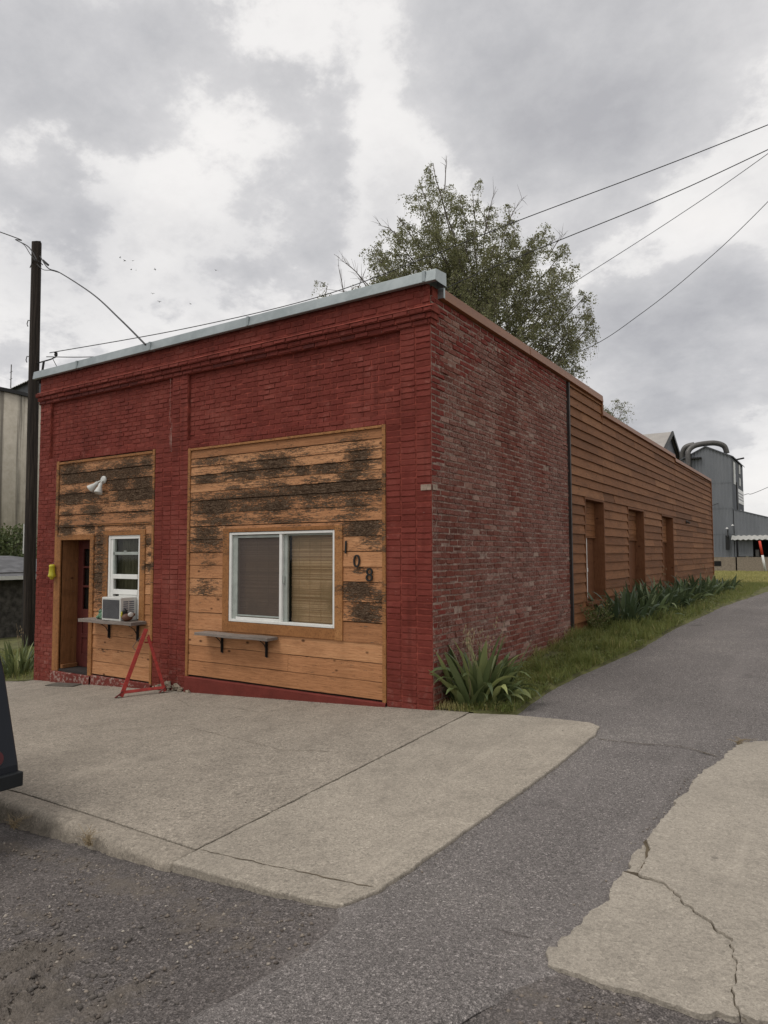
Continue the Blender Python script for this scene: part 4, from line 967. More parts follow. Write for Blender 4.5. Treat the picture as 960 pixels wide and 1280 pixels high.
# house numbers
def digit(ch,x,z,h):
    cu=bpy.data.curves.new('digit','FONT'); cu.body=ch; cu.size=h/.70; cu.extrude=.008; cu.align_x='CENTER'; cu.offset=-.001; cu.shear=.04
    t=bpy.data.objects.new('tmp',cu); COL.objects.link(t); bpy.context.view_layer.update()
    me=bpy.data.meshes.new_from_object(t.evaluated_get(bpy.context.evaluated_depsgraph_get())); bpy.data.objects.remove(t)
    me.materials.clear(); me.materials.append(M['black'])
    o=bpy.data.objects.new('house_number',me); COL.objects.link(o); o.location=(x,-.016,z-h/2); o.rotation_euler=(R(90),0,0)
    nm={'1':'one','0':'zero','8':'eight'}[ch]
    return tag(o,f'black house number {ch} on the weathered siding, digit {nm} of the address','house number','house number digits')
digit('1',-1.175,1.785,.155); digit('0',-1.015,1.622,.150); digit('8',-.835,1.462,.155)
# doormat plate on the pavement
mb=MB(); mb.prism([(-6.82,-.34),(-6.2,-.26),(-6.27,-.06),(-6.88,-.09)],lambda x,y:G(x,y)+.003,lambda x,y:G(x,y)+.016)
tag(build('floor_mat',mb,simple('dark_worn_mat',(.10,.088,.072),.9,var=.3,scale=9),bevel=.004),'thin worn mat lying on the pavement before the door','mat')
# red A-frame stand
S_=thing('metal_stand','red steel A-frame stand with spade feet leaning by the small window','stand',(-4.36,-.40,G(-4.36,-.40)))
o0=Vector(S_.location)
fa=Vector((-4.53,-.62,-.235))-o0; fb=Vector((-4.19,-.16,-.205))-o0; ap=Vector((-4.40,-.33,.665))-o0; ab=Vector((-4.385,-.31,.56))-o0
def bar(mb,a,b,w,t):
    a=Vector(a);b=Vector(b);d=(b-a).normalized(); s=Vector((.6,.8,0)); s=(s-d*s.dot(d)).normalized(); n=d.cross(s)
    P=[p+s*i*w/2+n*j*t/2 for p in(a,b) for i,j in((-1,-1),(1,-1),(1,1),(-1,1))]
    mb.add(P,[(3,2,1,0),(4,5,6,7),(0,1,5,4),(1,2,6,5),(2,3,7,6),(3,0,4,7)])
mb=MB(); bar(mb,fa,ap,.055,.050); build('leg',mb,M['redmetal'],S_,bevel=.004)
mb=MB(); bar(mb,fb,ab,.042,.042); build('leg',mb,M['redmetal'],S_,bevel=.004)
mb=MB(); bar(mb,fa+Vector((0.01,0.01,.055)),fb+Vector((-.01,-.01,.055)),.04,.034); build('cross_bar',mb,M['redmetal'],S_,bevel=.003)
mb=MB(); bar(mb,ab+Vector((-.045,-.02,-.085)),ab+Vector((.035,.05,-.085)),.03,.02); bar(mb,ab+Vector((.0,.01,.02)),ab+Vector((.012,.02,-.09)),.022,.05); build('gusset',mb,M['redmetal'],S_,bevel=.003)
for nm,p in(('foot',fa),('foot',fb)):
    mb=MB(); d=Vector((-.75,-.62,0)); s=Vector((.62,-.75,0))
    a=p+Vector((0,0,.075)); P=[a+s*.028+d*-.02,a-s*.028+d*-.02,p+d*.085-s*.05+Vector((0,0,-.005)),p+d*.085+s*.05+Vector((0,0,-.005)),
       a+s*.028-d*.035,a-s*.028-d*.035,p+d*.055-s*.05+Vector((0,0,-.01)),p+d*.055+s*.05+Vector((0,0,-.01))]
    mb.add(P,[(0,1,2,3),(7,6,5,4),(0,4,5,1),(1,5,6,2),(2,6,7,3),(3,7,4,0)]); build('foot',mb,M['rust'],S_,bevel=.003)
mb=MB(); q=fa.lerp(ap,.17); mb.tube([q,q+Vector((-.055,-.035,.012)),q+Vector((-.065,-.04,.03))],.010,7); build('peg',mb,M['redmetal'],S_)
mb=MB(); q=fa.lerp(ap,.95); mb.tube([q,q+Vector((-.10,-.06,-.13)),q+Vector((-.16,-.08,-.21)),q+Vector((-.12,-.06,-.25)),fa.lerp(ap,.66)],.0045,6); build('wire_handle',mb,M['steel'],S_)
# small lamp on the rear siding
mb=MB(); mb.lathe([(.0,0),(.05,0),(.05,.02),(.0,.03)],12,(.036,15.55,2.63),(1,0,0)); mb.tube([(.05,15.55,2.63),(.14,15.5,2.60)],.03,8)
tag(build('wall_lamp',mb,M['steel']),'small grey lamp fixed on the brown rear siding','light')

# ------------------------------------------------------------------ plants
def blade(mb,root,az,L,tilt,droop,w,t,k=8,fold=.25,twist=0.):
    p=Vector(root); th=tilt; V=[];T=[]
    ca,sa=math.cos(az),math.sin(az); side=Vector((-sa,ca,0))
    for i in range(k+1):
        f=i/k; ww=w*.5*min(1,.55+f*1.6)*(1-f**3.2)+.0008
        s=side; d=Vector((ca*math.sin(th),sa*math.sin(th),math.cos(th))); nn=d.cross(s)
        a=twist*f; s2=s*math.cos(a)+nn*math.sin(a)
        V+=[p-s2*ww,p-nn*ww*fold,p+s2*ww]; T+=[t,t*.9,t]
        p=p+d*(L/k); th+=droop/k*(.3+1.7*f)
    mb.add(V,[q for i in range(k) for q in((3*i,3*i+1,3*i+4,3*i+3),(3*i+1,3*i+2,3*i+5,3*i+4))],0,T)
def iris(name,label,x,y,r,n,L0,L1,mat,seed,group=None,wide=(.028,.05),stalks=0,dr=1.6):
    random.seed(seed); z=G(x,y); I=thing(name,label,'plant',(x,y,z),group); mb=MB()
    for i in range(n):
        a=random.uniform(0,6.3); q=math.sqrt(random.random())*r; px,py=math.cos(a)*q,math.sin(a)*q
        if x>0 and x+px<.05: px=.05-x+random.random()*.05
        az=a+random.gauss(0,.6); til=.10+.55*q/r*random.uniform(.3,1.2); 
        dp=random.choice([.25,.5,.9,dr,dr*1.15])*random.uniform(.7,1.1)
        t=random.betavariate(2,3); t=1. if random.random()<.05 else t
        blade(mb,(px,py,G(x+px,y+py)-z-.01),az,random.uniform(L0,L1),til,dp,random.uniform(*wide),t,twist=random.gauss(0,.5))
    build('leaves',mb,mat,I,smooth=True)
    if stalks:
        mb=MB()
        for i in range(stalks):
            px,py=random.gauss(0,r*.4),random.gauss(0,r*.4); h=random.uniform(.55,.95)
            mb.tube([(px,py,0),(px+.03,py,h*.5),(px+random.gauss(0,.08),py+random.gauss(0,.05),h)],[.004,.003,.002],5)
            for j in range(5): mb.blob((px+random.gauss(0,.03),py+random.gauss(0,.03),h*random.uniform(.75,1)),.008,.008,.02,6,5)
        build('stalk',mb,M['stalk'],I)
    return I
iris('iris_plant','broad-leaved iris clump with dry stalks at the front corner of the brick wall',.33,.46,.28,150,.36,.88,M['iris'],3,None,(.055,.115),14,2.3)
iris('iris_plant','small leafy clump at the foot of the utility pole',-8.85,.36,.36,95,.42,.78,M['iris'],8,None,(.03,.055),2,1.8)
random.seed(3)
labs=['iris clump under the first rear window, nearest the alley bend','iris clump between the first and second rear windows, left one','iris clump between the first and second rear windows, right one','iris clump just before the second rear window','iris clump under the second rear window','iris clump between the second and third rear windows','iris clump under the third rear window','iris clump beyond the third rear window','farthest iris clump near the end of the rear siding']
M['irisb']=m_leaf('mid_green_iris_leaf',(.040,.066,.028),(.080,.118,.048),(.20,.24,.10),.22,.42)
for i,(y,x) in enumerate([(6.25,.50),(7.0,.62),(7.8,.55),(8.8,.70),(9.8,.62),(10.9,.75),(12.1,.70),(13.4,.82),(14.9,.85)]):
    q=[1.0,.82,.95,.78,.92,.74,.84,.70,.66][i]
    iris('iris_plant','dark green '+labs[i],x,y,.44+.02*(i%3),[75,60,80,66,72,60,70,64,60][i],.36*q,.86*q,M['irisdk' if i%3!=1 else 'irisb'],20+i,'irises along the rear siding',(.045,.088),1 if i%3==0 else 0,2.2)
def leafcloud(centers,n,size,flat=1.):
    """n leaf quads around centres [(x,y,z,r)]"""
    C=np.array(centers); w=C[:,3]**2; idx=RNG.choice(len(C),n,p=w/w.sum())
    d=RNG.normal(size=(n,3)); d/=np.linalg.norm(d,axis=1)[:,None]; rr=RNG.uniform(.45,1.05,n)**.7
    P=C[idx,:3]+d*(rr*C[idx,3])[:,None]*np.array([1,1,flat])
    return P,leafquads(P,size)
def leafquads(P,size,down=0.):
    n=len(P); a=RNG.normal(size=(n,3)); a[:,2]-=down; a/=np.linalg.norm(a,axis=1)[:,None]
    b=RNG.normal(size=(n,3)); b-=a*(a*b).sum(1)[:,None]; b/=np.linalg.norm(b,axis=1)[:,None]
    s=size*RNG.uniform(.6,1.25,n)[:,None]
    V=np.stack([P,P+a*s*.5+b*s*.32,P+a*s,P+a*s*.5-b*s*.32],1).reshape(-1,3)
    F=np.arange(n*4).reshape(n,4); t=np.repeat(np.clip(RNG.beta(2,2.4,n),0,1),4); return V,F,t
Wd=thing('weed_plant','scraggly weed against the rear siding beside the dark corner strip','weed',(.22,5.35,G(.22,5.35)))
mb=MB(); random.seed(9); cs=[]
for i in range(16):
    a=random.uniform(0,6.3); h=random.uniform(.25,.62); x1,y1=math.cos(a)*.25+.05,math.sin(a)*.35
    mb.tube([(0,0,0),(x1*.5,y1*.5,h*.6),(x1,y1,h)],[.004,.003,.0015],4)
    for j in range(5):
        f=random.uniform(.3,1); cs.append((x1*f*.9,y1*f*.9,h*f,.07))
build('stems',mb,M['stalk'],Wd); _,(V,F,t)=leafcloud(cs,900,.035); raw('leaves',V,F,M['weed'],Wd,t)

# ------------------------------------------------------------------ birch trees
def birch(name,label,base,leaders,seed,side,twn,lpt,bare=(),lsize=.062,trunk_r=.2):
    rnd=random.Random(seed); T=thing(name,label,'tree',base); tb=MB(); tw=MB(); leaf=[]
    top=max(q[2] for q in leaders); b0=Vector((0,0,0))
    trunk=[b0,Vector((.05,.03,top*.18)),Vector((-.08,.05,top*.38)),Vector((.03,-.05,top*.56)),Vector(max(leaders,key=lambda q:q[2]))*.0+Vector((0,0,top*.66))]
    tb.tube(trunk,[trunk_r,trunk_r*.85,trunk_r*.68,trunk_r*.5,trunk_r*.34],10)
    def at(f):
        f=f*(len(trunk)-1); i=min(int(f),len(trunk)-2); return trunk[i].lerp(trunk[i+1],f-i)
    for q in leaders:
        q=Vector(q); hz=math.hypot(q.x,q.y); zb=max(top*.15,min(q.z-.55*hz-2.2,top*.62)); st=at(min(.98,zb/(top*.66)))
        mid=st.lerp(q,.45)+Vector((q.x*.12,q.y*.12,-.05*hz)); m2=st.lerp(q,.75)+Vector((q.x*.05,q.y*.05,.15))
        path=[]
        for i in range(13):
            f=i/12; a=st.lerp(mid,f); bq=mid.lerp(q,f); p=a.lerp(bq,f)+Vector((rnd.gauss(0,.04),rnd.gauss(0,.04),0)); path.append(p)
        L=(q-st).length; r0=max(.022,.0085*L)
        tb.tube(path,[r0*(1-.85*i/12)+.005 for i in range(13)],6)
        for s in range(side):
            f=.22+.78*(s+rnd.random())/side; ii=min(int(f*12),11); p=path[ii].lerp(path[ii+1],f*12-ii)
            az=rnd.uniform(0,6.3); ln=(1.35-.95*f)*rnd.uniform(.6,1.25)*min(1.25,L/4.2)
            d=Vector((math.cos(az),math.sin(az),rnd.uniform(.15,.9))).normalized()
            e=p+d*ln*.7+Vector((math.cos(az)*ln*.3,math.sin(az)*ln*.3,-.05*ln)); c=p+d*ln*.5
            tw.tube([p,c,e],[.011,.007,.003],4,cap=False)
            for k in range(twn):
                g=rnd.uniform(.25,1); h=p.lerp(c,g*2) if g<.5 else c.lerp(e,g*2-1)
                dr=rnd.uniform(.2,.7)*(1+.8*(q.z<top*.74)); o=Vector((rnd.gauss(0,.16),rnd.gauss(0,.16),0))
                m1=h+o*.6+Vector((0,0,-.15*dr)); m3=h+o+Vector((0,0,-dr))
                if rnd.random()<.5: tw.tube([h,m1,m3],[.004,.003,.0018],3,cap=False)
                nl=int(lpt*rnd.uniform(.5,1.35))
                for _ in range(nl):
                    u=rnd.random()**.8; w=h.lerp(m1,u*2) if u<.5 else m1.lerp(m3,u*2-1)
                    leaf.append((w.x+rnd.gauss(0,.045),w.y+rnd.gauss(0,.045),w.z+rnd.gauss(0,.035)))
    for a,bq in bare:
        a=Vector(a);bq=Vector(bq); c=a.lerp(bq,.5)+Vector((0,0,.12)); tw.tube([a,c,bq],[.022,.014,.004],5)
        for k in range(7):
            f=rnd.uniform(.25,.95); p=a.lerp(bq,f)+Vector((0,0,.12*4*f*(1-f))); dd=(bq-a).normalized(); v=(dd+Vector((rnd.gauss(0,.5),rnd.gauss(0,.5),rnd.gauss(.15,.5)))).normalized()*rnd.uniform(.25,.6)
            tw.tube([p,p+v*.5+Vector((0,0,.02)),p+v],[.007,.005,.002],4,cap=False)
    build('trunk',tb,M['bark'],T,smooth=True); build('twigs',tw,M['twig'],T)
    V,F,t=leafquads(np.array(leaf),lsize,.5); raw('crown',V,F,M['birch'],T,t); print(name,len(leaf)); return T
TB=Vector((-6.91,16.27,.1))
def L3(px,py,dd=0.): # offsets of a branch tip: metres across, height, metres deeper
    D=25.+dd; s=(px-605)/865*D; z=((692.5-py)/865*D+1.7-.1)*1.034; v=RH*s+FH*dd; return (v.x,v.y,z)
tips=[(545,206,0),(533,232,.9),(520,250,-.7),(556,236,1.0),(500,272,.4),(487,292,-1.2),(470,312,.6),(464,338,-.4),(482,330,1.8),(575,246,-.9),(598,240,.3),(617,262,1.2),(640,268,-.6),(655,292,.8),(677,296,-.2),(694,290,.9),(712,312,-.8),(722,340,.4),(738,374,-.4),(748,392,.8),(728,372,1.5),(700,345,-1.6),(660,335,-2.),(610,310,-2.3),(560,300,-2.2),(520,320,-2.),(580,330,2.2),(640,350,2.2),(715,415,-1.),(738,425,.2),(700,440,1.),(665,400,-2.2),(500,352,-1.6),(590,390,-2.6),(640,420,-2.4),(690,460,-1.8),(725,462,0.),(540,380,-2.2),(466,322,-.6),(474,345,-1.4),(461,352,.3),(492,318,.9),(508,290,-1.3),(530,280,-1.8),(480,372,-1.8),(515,375,-2.4),(560,350,-2.6),(615,350,-2.6),(748,405,-.4),(705,375,.2),(668,318,.9)]
bare=[(L3(470,372),L3(417,322)),(L3(462,368),L3(432,330,.5)),(L3(478,384),L3(402,366)),(L3(610,300),L3(626,236)),(L3(618,298),L3(608,262,1)),(L3(636,292),L3(662,250)),(L3(690,330),L3(716,296)),(L3(500,300),L3(474,285)),(L3(560,240),L3(563,196))]
birch('birch_tree','tall drooping birch rising behind the brick parapet',TB,[L3(*q) for q in tips],4,22,8,18,bare,lsize=.072)
TS=Vector((-10.1,11.2,-.5))
def L4(px,py,dd=0.):
    D=23.+dd; s=(px-408)/865*D; z=(692.5-py)/865*D+1.7+.5; v=RH*s+FH*dd; return (v.x,v.y,z)
birch('birch_tree','small sparse birch top showing above the metal coping left of the tall tree',TS,[L4(404,357),(L4(396,374,.4)),L4(418,372,-.3),L4(440,358,.4),L4(450,366)],6,12,6,20,[(L4(430,385),L4(420,330)),(L4(440,380),L4(452,345))],trunk_r=.09)
TR=Vector((-3.2,18.9,.4))
def L5(px,py,dd=0.):
    D=27.+dd; s=(px-742)/865*D; z=(692.5-py)/865*D+1.7-.4; v=RH*s+FH*dd; return (v.x-.6,v.y,z)
TR=Vector((-5.2,23.6,.4))
def L5(px,py):
    d=CAM+(fw*1+r2*((px-480)/865)+u2*((640-py)/865))*32.5; return tuple(d-TR)
birch('birch_tree','low leafy birch branches hanging just past the parapet step',TR,[L5(772,500),L5(778,508),L5(762,512),L5(752,505),L5(745,496),L5(735,500)],8,12,7,20,(),trunk_r=.10)

# ------------------------------------------------------------------ utility pole
P_=thing('utility_pole','dark weathered wooden utility pole at the left end of the brick front','pole',(-14.33,3.70,G(-14.33,3.7)-.05))
zb=P_.location.z; mb=MB(); k=14; prof=[]
for i in range(15):
    f=i/14; z=11.15*f; mb_r=.155-.028*f; prof.append((Vector((-.10*f,-.02*f,z)),mb_r))
mb.tube([p for p,r in prof],[r for p,r in prof],k)
n0=len(mb.v)
for i in range(k):
    v=mb.v[14*k+i]; mb.v[14*k+i]=(v[0],v[1],v[2]+.16*noise.noise(Vector((i*.9,2,1)))-.05)
build('shaft',mb,M['pole'],P_,smooth=False)
mb=MB(); mb.tube([(-.17,-.06,.3),(-.175,-.06,6.2)],.028,8); build('conduit',mb,M['black'],P_)
mb=MB(); mb.tube([(-.185,-.08,2.55),(-.186,-.08,3.35)],.034,8); build('conduit_guard',mb,M['offwhite'],P_)
mb=MB()
for z in(7.9,8.9):
    mb=MB(); mb.tube([(-.12,-.1,z),(-.24,-.12,z+.03),(-.27,-.13,z-.07),(-.24,-.12,z-.14)],.012,6); build('step_hook',mb,M['black'],P_)
mb=MB(); mb.tube([(.08,0,7.72),(.45,.15,7.80),(.62,.2,7.86)],.018,6); mb.tube([(.25,.07,7.75),(.22,.05,7.45),(.20,.05,7.25)],.03,8); mb.tube([(.5,.18,7.8),(.66,.25,7.5),(.58,.2,7.2),(.32,.1,7.15),(.2,.05,7.3)],.009,6)
for p in((.6,.2,7.88),(.2,.05,7.3)): mb.lathe([(.0,0),(.035,.0),(.05,.03),(.035,.06),(.05,.09),(.0,.12)],10,p)
build('insulator_bracket',mb,M['black'],P_)
mb=MB(); mb.tube([(-.22,-.12,10.40),(0,-.16,10.55),(.16,-.08,10.50),(.20,.0,10.42)],.012,6); mb.tube([(.2,0,10.55),(.36,.06,10.4)],.03,8); build('wire_loop',mb,M['wire'],P_)
# wires
def cat(pts,n=14):
    pts=[Vector(p) for p in pts]; out=[]
    for i in range(len(pts)-1):
        p0=pts[max(0,i-1)];p1=pts[i];p2=pts[i+1];p3=pts[min(len(pts)-1,i+2)]
        for j in range(n):
            t=j/n; out.append(.5*((2*p1)+(p2-p0)*t+(2*p0-5*p1+4*p2-p3)*t*t+(3*p1-p0-3*p2+p3)*t**3))
    return out+[pts[-1]]
def wire(label,pts,r): return tag(build('overhead_wire',(lambda m_:(m_.tube(cat(pts),r,6),m_)[1])(MB()),M['wire'],smooth=True),label,'wire','overhead wires')
def at(px,py,D): return CAM+(fw+r2*((px-480)/864.92)+u2*((640-py)/864.92))*D
wire('upper long wire crossing in front of the birch to the top right',[at(62,441,18.6),at(230,411,18.2),at(395,372,17.8),at(530,323,17.3),at(650,275,17),at(810,215,16.4),at(960,156,16),at(1300,18,15)],.011)
wire('second long wire from the roof through the birch to the right edge',[at(58,446,18.6),at(140,445,18.2),at(330,430,17.9),at(500,383,17.4),at(600,341,17.2),at(700,300,17),at(830,247,16.5),at(960,187,16),at(1300,25,15)],.011)
wire('thin wire leaving the birch and meeting the second wire at the right edge',[at(640,400,28),at(730,345,27.5),at(850,268,26),at(960,192,25),at(1250,-20,23)],.012)
wire('lowest slack wire curving up from behind the birch to the right edge',[at(640,470,28.5),at(735,435,27),at(800,393,26),at(870,337,25),at(960,252,24),at(1200,0,22)],.012)
wire('twisted service drop from the pole top to the metal coping',[at(50,320,18.3),at(60,335,18.0),at(75,341,17.6),at(115,367,14.5),at(150,399,11.8),at(182,431,9.92)],.014)
wire('slack strand below the service drop at the pole top',[at(46,330,18.3),at(54,337,18.1),at(64,338,17.9),at(76,341.5,17.6)],.009)
wire('cable coming from the upper left to the pole top',[at(46,325,18.3),at(36,309,18.6),at(20,300,19),at(0,290,19.4),at(-220,215,24)],.014)
wire('sagging strand under the cable at the upper left of the pole',[at(44,325,18.3),at(38,318,18.4),at(31,307,18.7),at(24,302,18.9)],.010)
wire('distant wire behind the grey elevator at the right edge',[at(1100,545,75),at(960,609,62),at(932,618,58),at(890,632,47.6),at(835,655,47)],.022)
# birds
bm_=None
for i,(px,py) in enumerate([(150,322),(156,326),(166,326),(164,337),(170,338),(194,337),(270,338),(191,367),(199,377),(238,380)]):
    if bm_ is None:
        mb=MB(); mb.blob((0,0,0),.20,.06,.06,8,6)
        for s in(-1,1): mb.add([(.08,0,.02),(-.08,0,.02),(-.05,s*.28,.13),(-.10,s*.52,.05),(.05,s*.30,.14)],[(0,1,2,4),(2,3,4)])
        mb.add([(-.15,-.03,0),(-.15,.03,0),(-.30,.07,0),(-.30,-.07,0)],[(0,1,2,3)])
        o=build('bird',mb,M['birdblack']); bm_=o
    else:
        o=bm_.copy(); COL.objects.link(o)
    o.location=at(px,py,105); o.rotation_euler=(random.gauss(0,.3),random.gauss(0,.2),random.uniform(0,6.3)); o.scale=(.6+.25*random.random(),)*3
    tag(o,'tiny dark bird flying in the loose flock before the clouds','bird','flock of birds')

# ------------------------------------------------------------------ left background
SL=thing('concrete_silo','tall round concrete silo streaked with dark stains behind the pole','silo',(-40.1,13.7,-1.2))
mb=MB(); n=72; mb.lathe([(5.15,0),(5.15,12.05)],n); build('tank',mb,M['silo'],SL,smooth=True)
mb=MB(); mb.lathe([(5.2,12.05),(5.26,12.05),(5.26,12.25),(0,12.30)],n); build('rim',mb,M['black'],SL)
GB=thing('grain_shed','grey corrugated gabled headhouse rising behind the concrete silo','building',(-62,30,-1.2))
GB.rotation_euler=(0,0,R(-10))
def corr(mb,mp,u0,u1,v0,v1,pitch=.25,amp=.03,mi=0,n0=0):
    k=max(4,int((u1-u0)/pitch*4)); V=[]
    for i in range(k+1):
        u=u0+(u1-u0)*i/k; a=n0+amp*math.sin(2*math.pi*(u-u0)/pitch); V+=[mp(u,v0(u) if callable(v0) else v0,a),mp(u,v1(u) if callable(v1) else v1,a)]
    mb.add(V,[(2*i,2*i+2,2*i+3,2*i+1) for i in range(k)],mi)
mb=MB(); mb.box(-14,12,-3.5,3.5,0,17.0); corr(mb,lambda u,v,n:(u,-3.55-n,v),-14,12,0,17.1,.5,.04); build('wall',mb,M['elevdk'],GB)
mb=MB()
corr(mb,lambda u,v,n:(u,-4+v*4,17.0+v*2.4+n),-14.3,12.3,0,1,.5,.04); corr(mb,lambda u,v,n:(u,4-v*4,17.0+v*2.4+n),-14.3,12.3,0,1,.5,.04); build('roof',mb,M['tinroof'],GB)
mb=MB(); mb.tube([(1,-1.5,17.5),(1,-1.5,21)],.05,6); mb.tube([(.7,-1.5,20.3),(1.3,-1.5,20.3)],.03,5); mb.tube([(.7,-1.5,19.6),(1.3,-1.5,19.6)],.03,5); build('antenna',mb,M['duct'],GB)
HS=thing('stone_house','low dark stone house with grey shingle roof behind the pole','house',(-22.2,6.6,-1.12)); HS.rotation_euler=(0,0,R(-6))
mb=MB()
for x0,x1,y0,y1 in((-6,3.0,-2.5,-2.2),(-6,3.0,3.9,4.2),(2.7,3.0,-2.2,3.9),(-6,-5.7,-2.2,3.9)): mb.box(x0,x1,y0,y1,0,2.25)
mb.box(2.2,2.75,-2.75,-2.5,0,2.2); mb.box(.6,1.1,-2.75,-2.5,0,2.2)
build('wall',mb,M['stone'],HS)
mb=MB(); mb.box(-6.2,3.3,-2.9,-2.6,-.02,.12); build('footing',mb,M['dock'],HS)
mb=MB(); mb.add([(-6.5,-3.2,2.12),(3.45,-3.2,2.12),(3.45,4.6,2.12),(-6.5,4.6,2.12),(-3.2,.7,2.80),(.3,.7,2.80)],[(0,1,5,4),(1,2,5),(2,3,4,5),(3,0,4),(3,2,1,0)]); build('roof',mb,M['shingle'],HS)
mb=MB(); mb.box(-6.5,3.47,-3.24,-3.205,2.02,2.14); mb.box(3.455,3.49,-3.24,4.6,2.02,2.14); build('fascia',mb,M['offwhite'],HS)
mb=MB(); mb.box(1.2,2.1,-2.56,-2.51,.7,1.7); build('window',mb,M['dark'],HS)
def shrub(name,label,loc,cents,n,size,tr=.09,mat='bush'):
    T=thing(name,label,'tree',loc); mb=MB()
    for c in cents:
        mb.tube([(0,0,0),(c[0]*.3,c[1]*.3,c[2]*.5),(c[0],c[1],c[2])],[tr,tr*.6,tr*.2],6)
    build('trunk',mb,M['bark'],T,smooth=True); _,(V,F,t)=leafcloud(cents,n,size); raw('crown',V,F,M[mat],T,t)
shrub('leafy_shrub','green leafy shrub standing behind the shingle roof',(-26.2,9.2,-1.2),[(0,0,2.9,1.0),(1.0,.3,3.1,.8),(-1.1,.2,2.6,1.0),(.4,.1,3.6,.6),(-.5,0,3.2,.8),(1.7,.6,2.6,.8),(-2.4,.1,2.4,1.0),(.9,.4,3.9,.35)],6500,.15)
# ------------------------------------------------------------------ right background: grain elevator
EL=thing('grain_elevator','tall blue-grey corrugated grain elevator tower with curved roof duct','grain elevator',(-2.1,46.8,.42))
W_,Dp=3.25,7.0; H0=1.0; HE=8.05; HP=8.85
roofz=lambda u: HE+(HP-HE)*(1-abs(u+W_/2)/(W_/2))+.0
mb=MB(); mb.box(-W_+.06,-.06,.06,Dp-.06,H0,HE)
corr(mb,lambda u,v,n:(u,-n,v),-W_,0,H0,lambda u:HE+ (HP-HE)*max(0,1-abs(u+1.62)/1.62),.22,.018)
corr(mb,lambda u,v,n:(n,u,v),0,Dp,H0,HE,.22,.018,1)
corr(mb,lambda u,v,n:(-W_-n,Dp-u,v),0,Dp,H0,HE,.22,.018); corr(mb,lambda u,v,n:(-u,Dp+n,v),0,W_,H0,HE,.22,.018)
for z in(2.6,4.4,6.2): mb.box(-W_-.03,.03,-.03,-.02,z,z+.03)
build('tower',mb,[M['elev'],M['elevdk']],EL)
mb=MB(); y0,y1=-.12,Dp+.15
mb.add([(-W_-.12,y0,HE-.03),(-1.62,y0,HP+.05),(-1.62,y1,HP+.05),(-W_-.12,y1,HE-.03),(.14,y0,HE-.03),(.14,y1,HE-.03),(-W_-.12,y0,HE-.10),(-1.62,y0,HP-.03),(.14,y0,HE-.10),(.14,y1,HE-.10)],[(0,1,2,3),(1,4,5,2),(0,6,7,1),(1,7,8,4),(4,8,9,5)]); build('roof',mb,M['elevdk'],EL)
mb=MB(); mb.box(-W_-.1,.05,-.05,Dp,0,H0); build('foundation',mb,M['dock'],EL)
for x0,x1 in((-1.55,-.85),(-3.2,-2.5)):
    mb=MB(); mb.box(x0,x1,-.07,-.052,.38,.72); build('vent_opening',mb,M['dark'],EL)
mb=MB(); mb.tube(cat([(-2.75,-.28,6.1),(-2.75,-.28,8.1),(-2.72,-.2,8.6),(-2.35,.05,8.98),(-1.7,.35,9.12),(-1.05,.7,9.14),(-.55,1.0,8.92),(-.40,1.15,8.4)],6),.19,10); build('duct',mb,M['duct'],EL,smooth=True)
mb=MB(); mb.tube(cat([(-3.2,.3,7.9),(-3.2,.25,8.5),(-2.95,.2,8.95),(-2.4,.3,9.1)],6),.20,10); build('duct',mb,M['duct'],EL,smooth=True)
mb=MB(); mb.box(-3.05,-1.9,-.32,-.02,8.0,8.1); build('duct_bracket',mb,M['black'],EL)
mb=MB(); mb.tube([(.05,2.0,8.0),(.6,2.1,8.1)],.06,6); build('beam_end',mb,M['black'],EL)
for (u0,u1,v0,v1) in((.7,1.7,6.15,7.75),(4.2,4.9,7.2,7.9),(4.2,4.9,6.3,6.9),(4.3,4.9,4.0,4.5),(4.8,5.3,3.2,3.7)):
    mb=MB(); slab(mb,SI,u0,u1,v0,v1,.0,.05); o=build('window',mb,M['offwhite'],EL)
mb=MB(); slab(mb,SI,2.6,6.6,4.95,6.0,.0,.06); SG=build('sign',mb,M['white'],EL)
mb=MB()
for r in range(3):
    u=3.0
    while u<6.2: w=random.uniform(.2,.5); slab(mb,SI,u,u+w,5.2+r*.22,5.3+r*.22,.06,.064); u+=w+.12
build('lettering',mb,simple('sign_grey',(.3,.3,.32),.7),SG)
mb=MB(); slab(mb,SI,2.2,2.9,2.9,6.4,.0,.07); build('spout',mb,M['black'],EL)
# loading annex
AX=thing('loading_annex','low corrugated loading annex with pale canopy and dark dock opening','warehouse',(-2.1,46.75,.42))
mb=MB(); tz=lambda u:4.32-u*.30
for x0,x1 in((.25,1.15),(2.3,9)): corr(mb,lambda u,v,n:(u,-n,v),x0,x1,1.05,2.2,.2,.015)
corr(mb,lambda u,v,n:(u,-n-.02,v),.05,9,2.15,tz,.22,.018); mb.box(.05,.12,.01,6,1,2.6); mb.box(.3,9,6,6.1,1,1.8)
build('wall',mb,M['elev'],AX)
mb=MB(); corr(mb,lambda u,v,n:(u,-.04-v*.55,2.48-v*.30+n),-.12,9,0,1,.33,.035); build('canopy',mb,M['tinroof'],AX)
mb=MB(); mb.box(.15,9,-.08,5.9,0,1.0); build('dock',mb,M['dock'],AX)
mb=MB(); mb.box(1.1,2.4,1.0,1.1,1.0,2.2); mb.box(1.12,1.14,.05,1.1,1.0,2.2); build('opening',mb,M['dark'],AX)
mb=MB(); mb.add([(0,-.05,4.36),(9,-.05,1.66),(9,6,1.66),(0,6,4.36),(0,-.05,4.28),(9,-.05,1.58)],[(0,1,2,3),(0,4,5,1)]); build('roof',mb,M['elevdk'],AX)
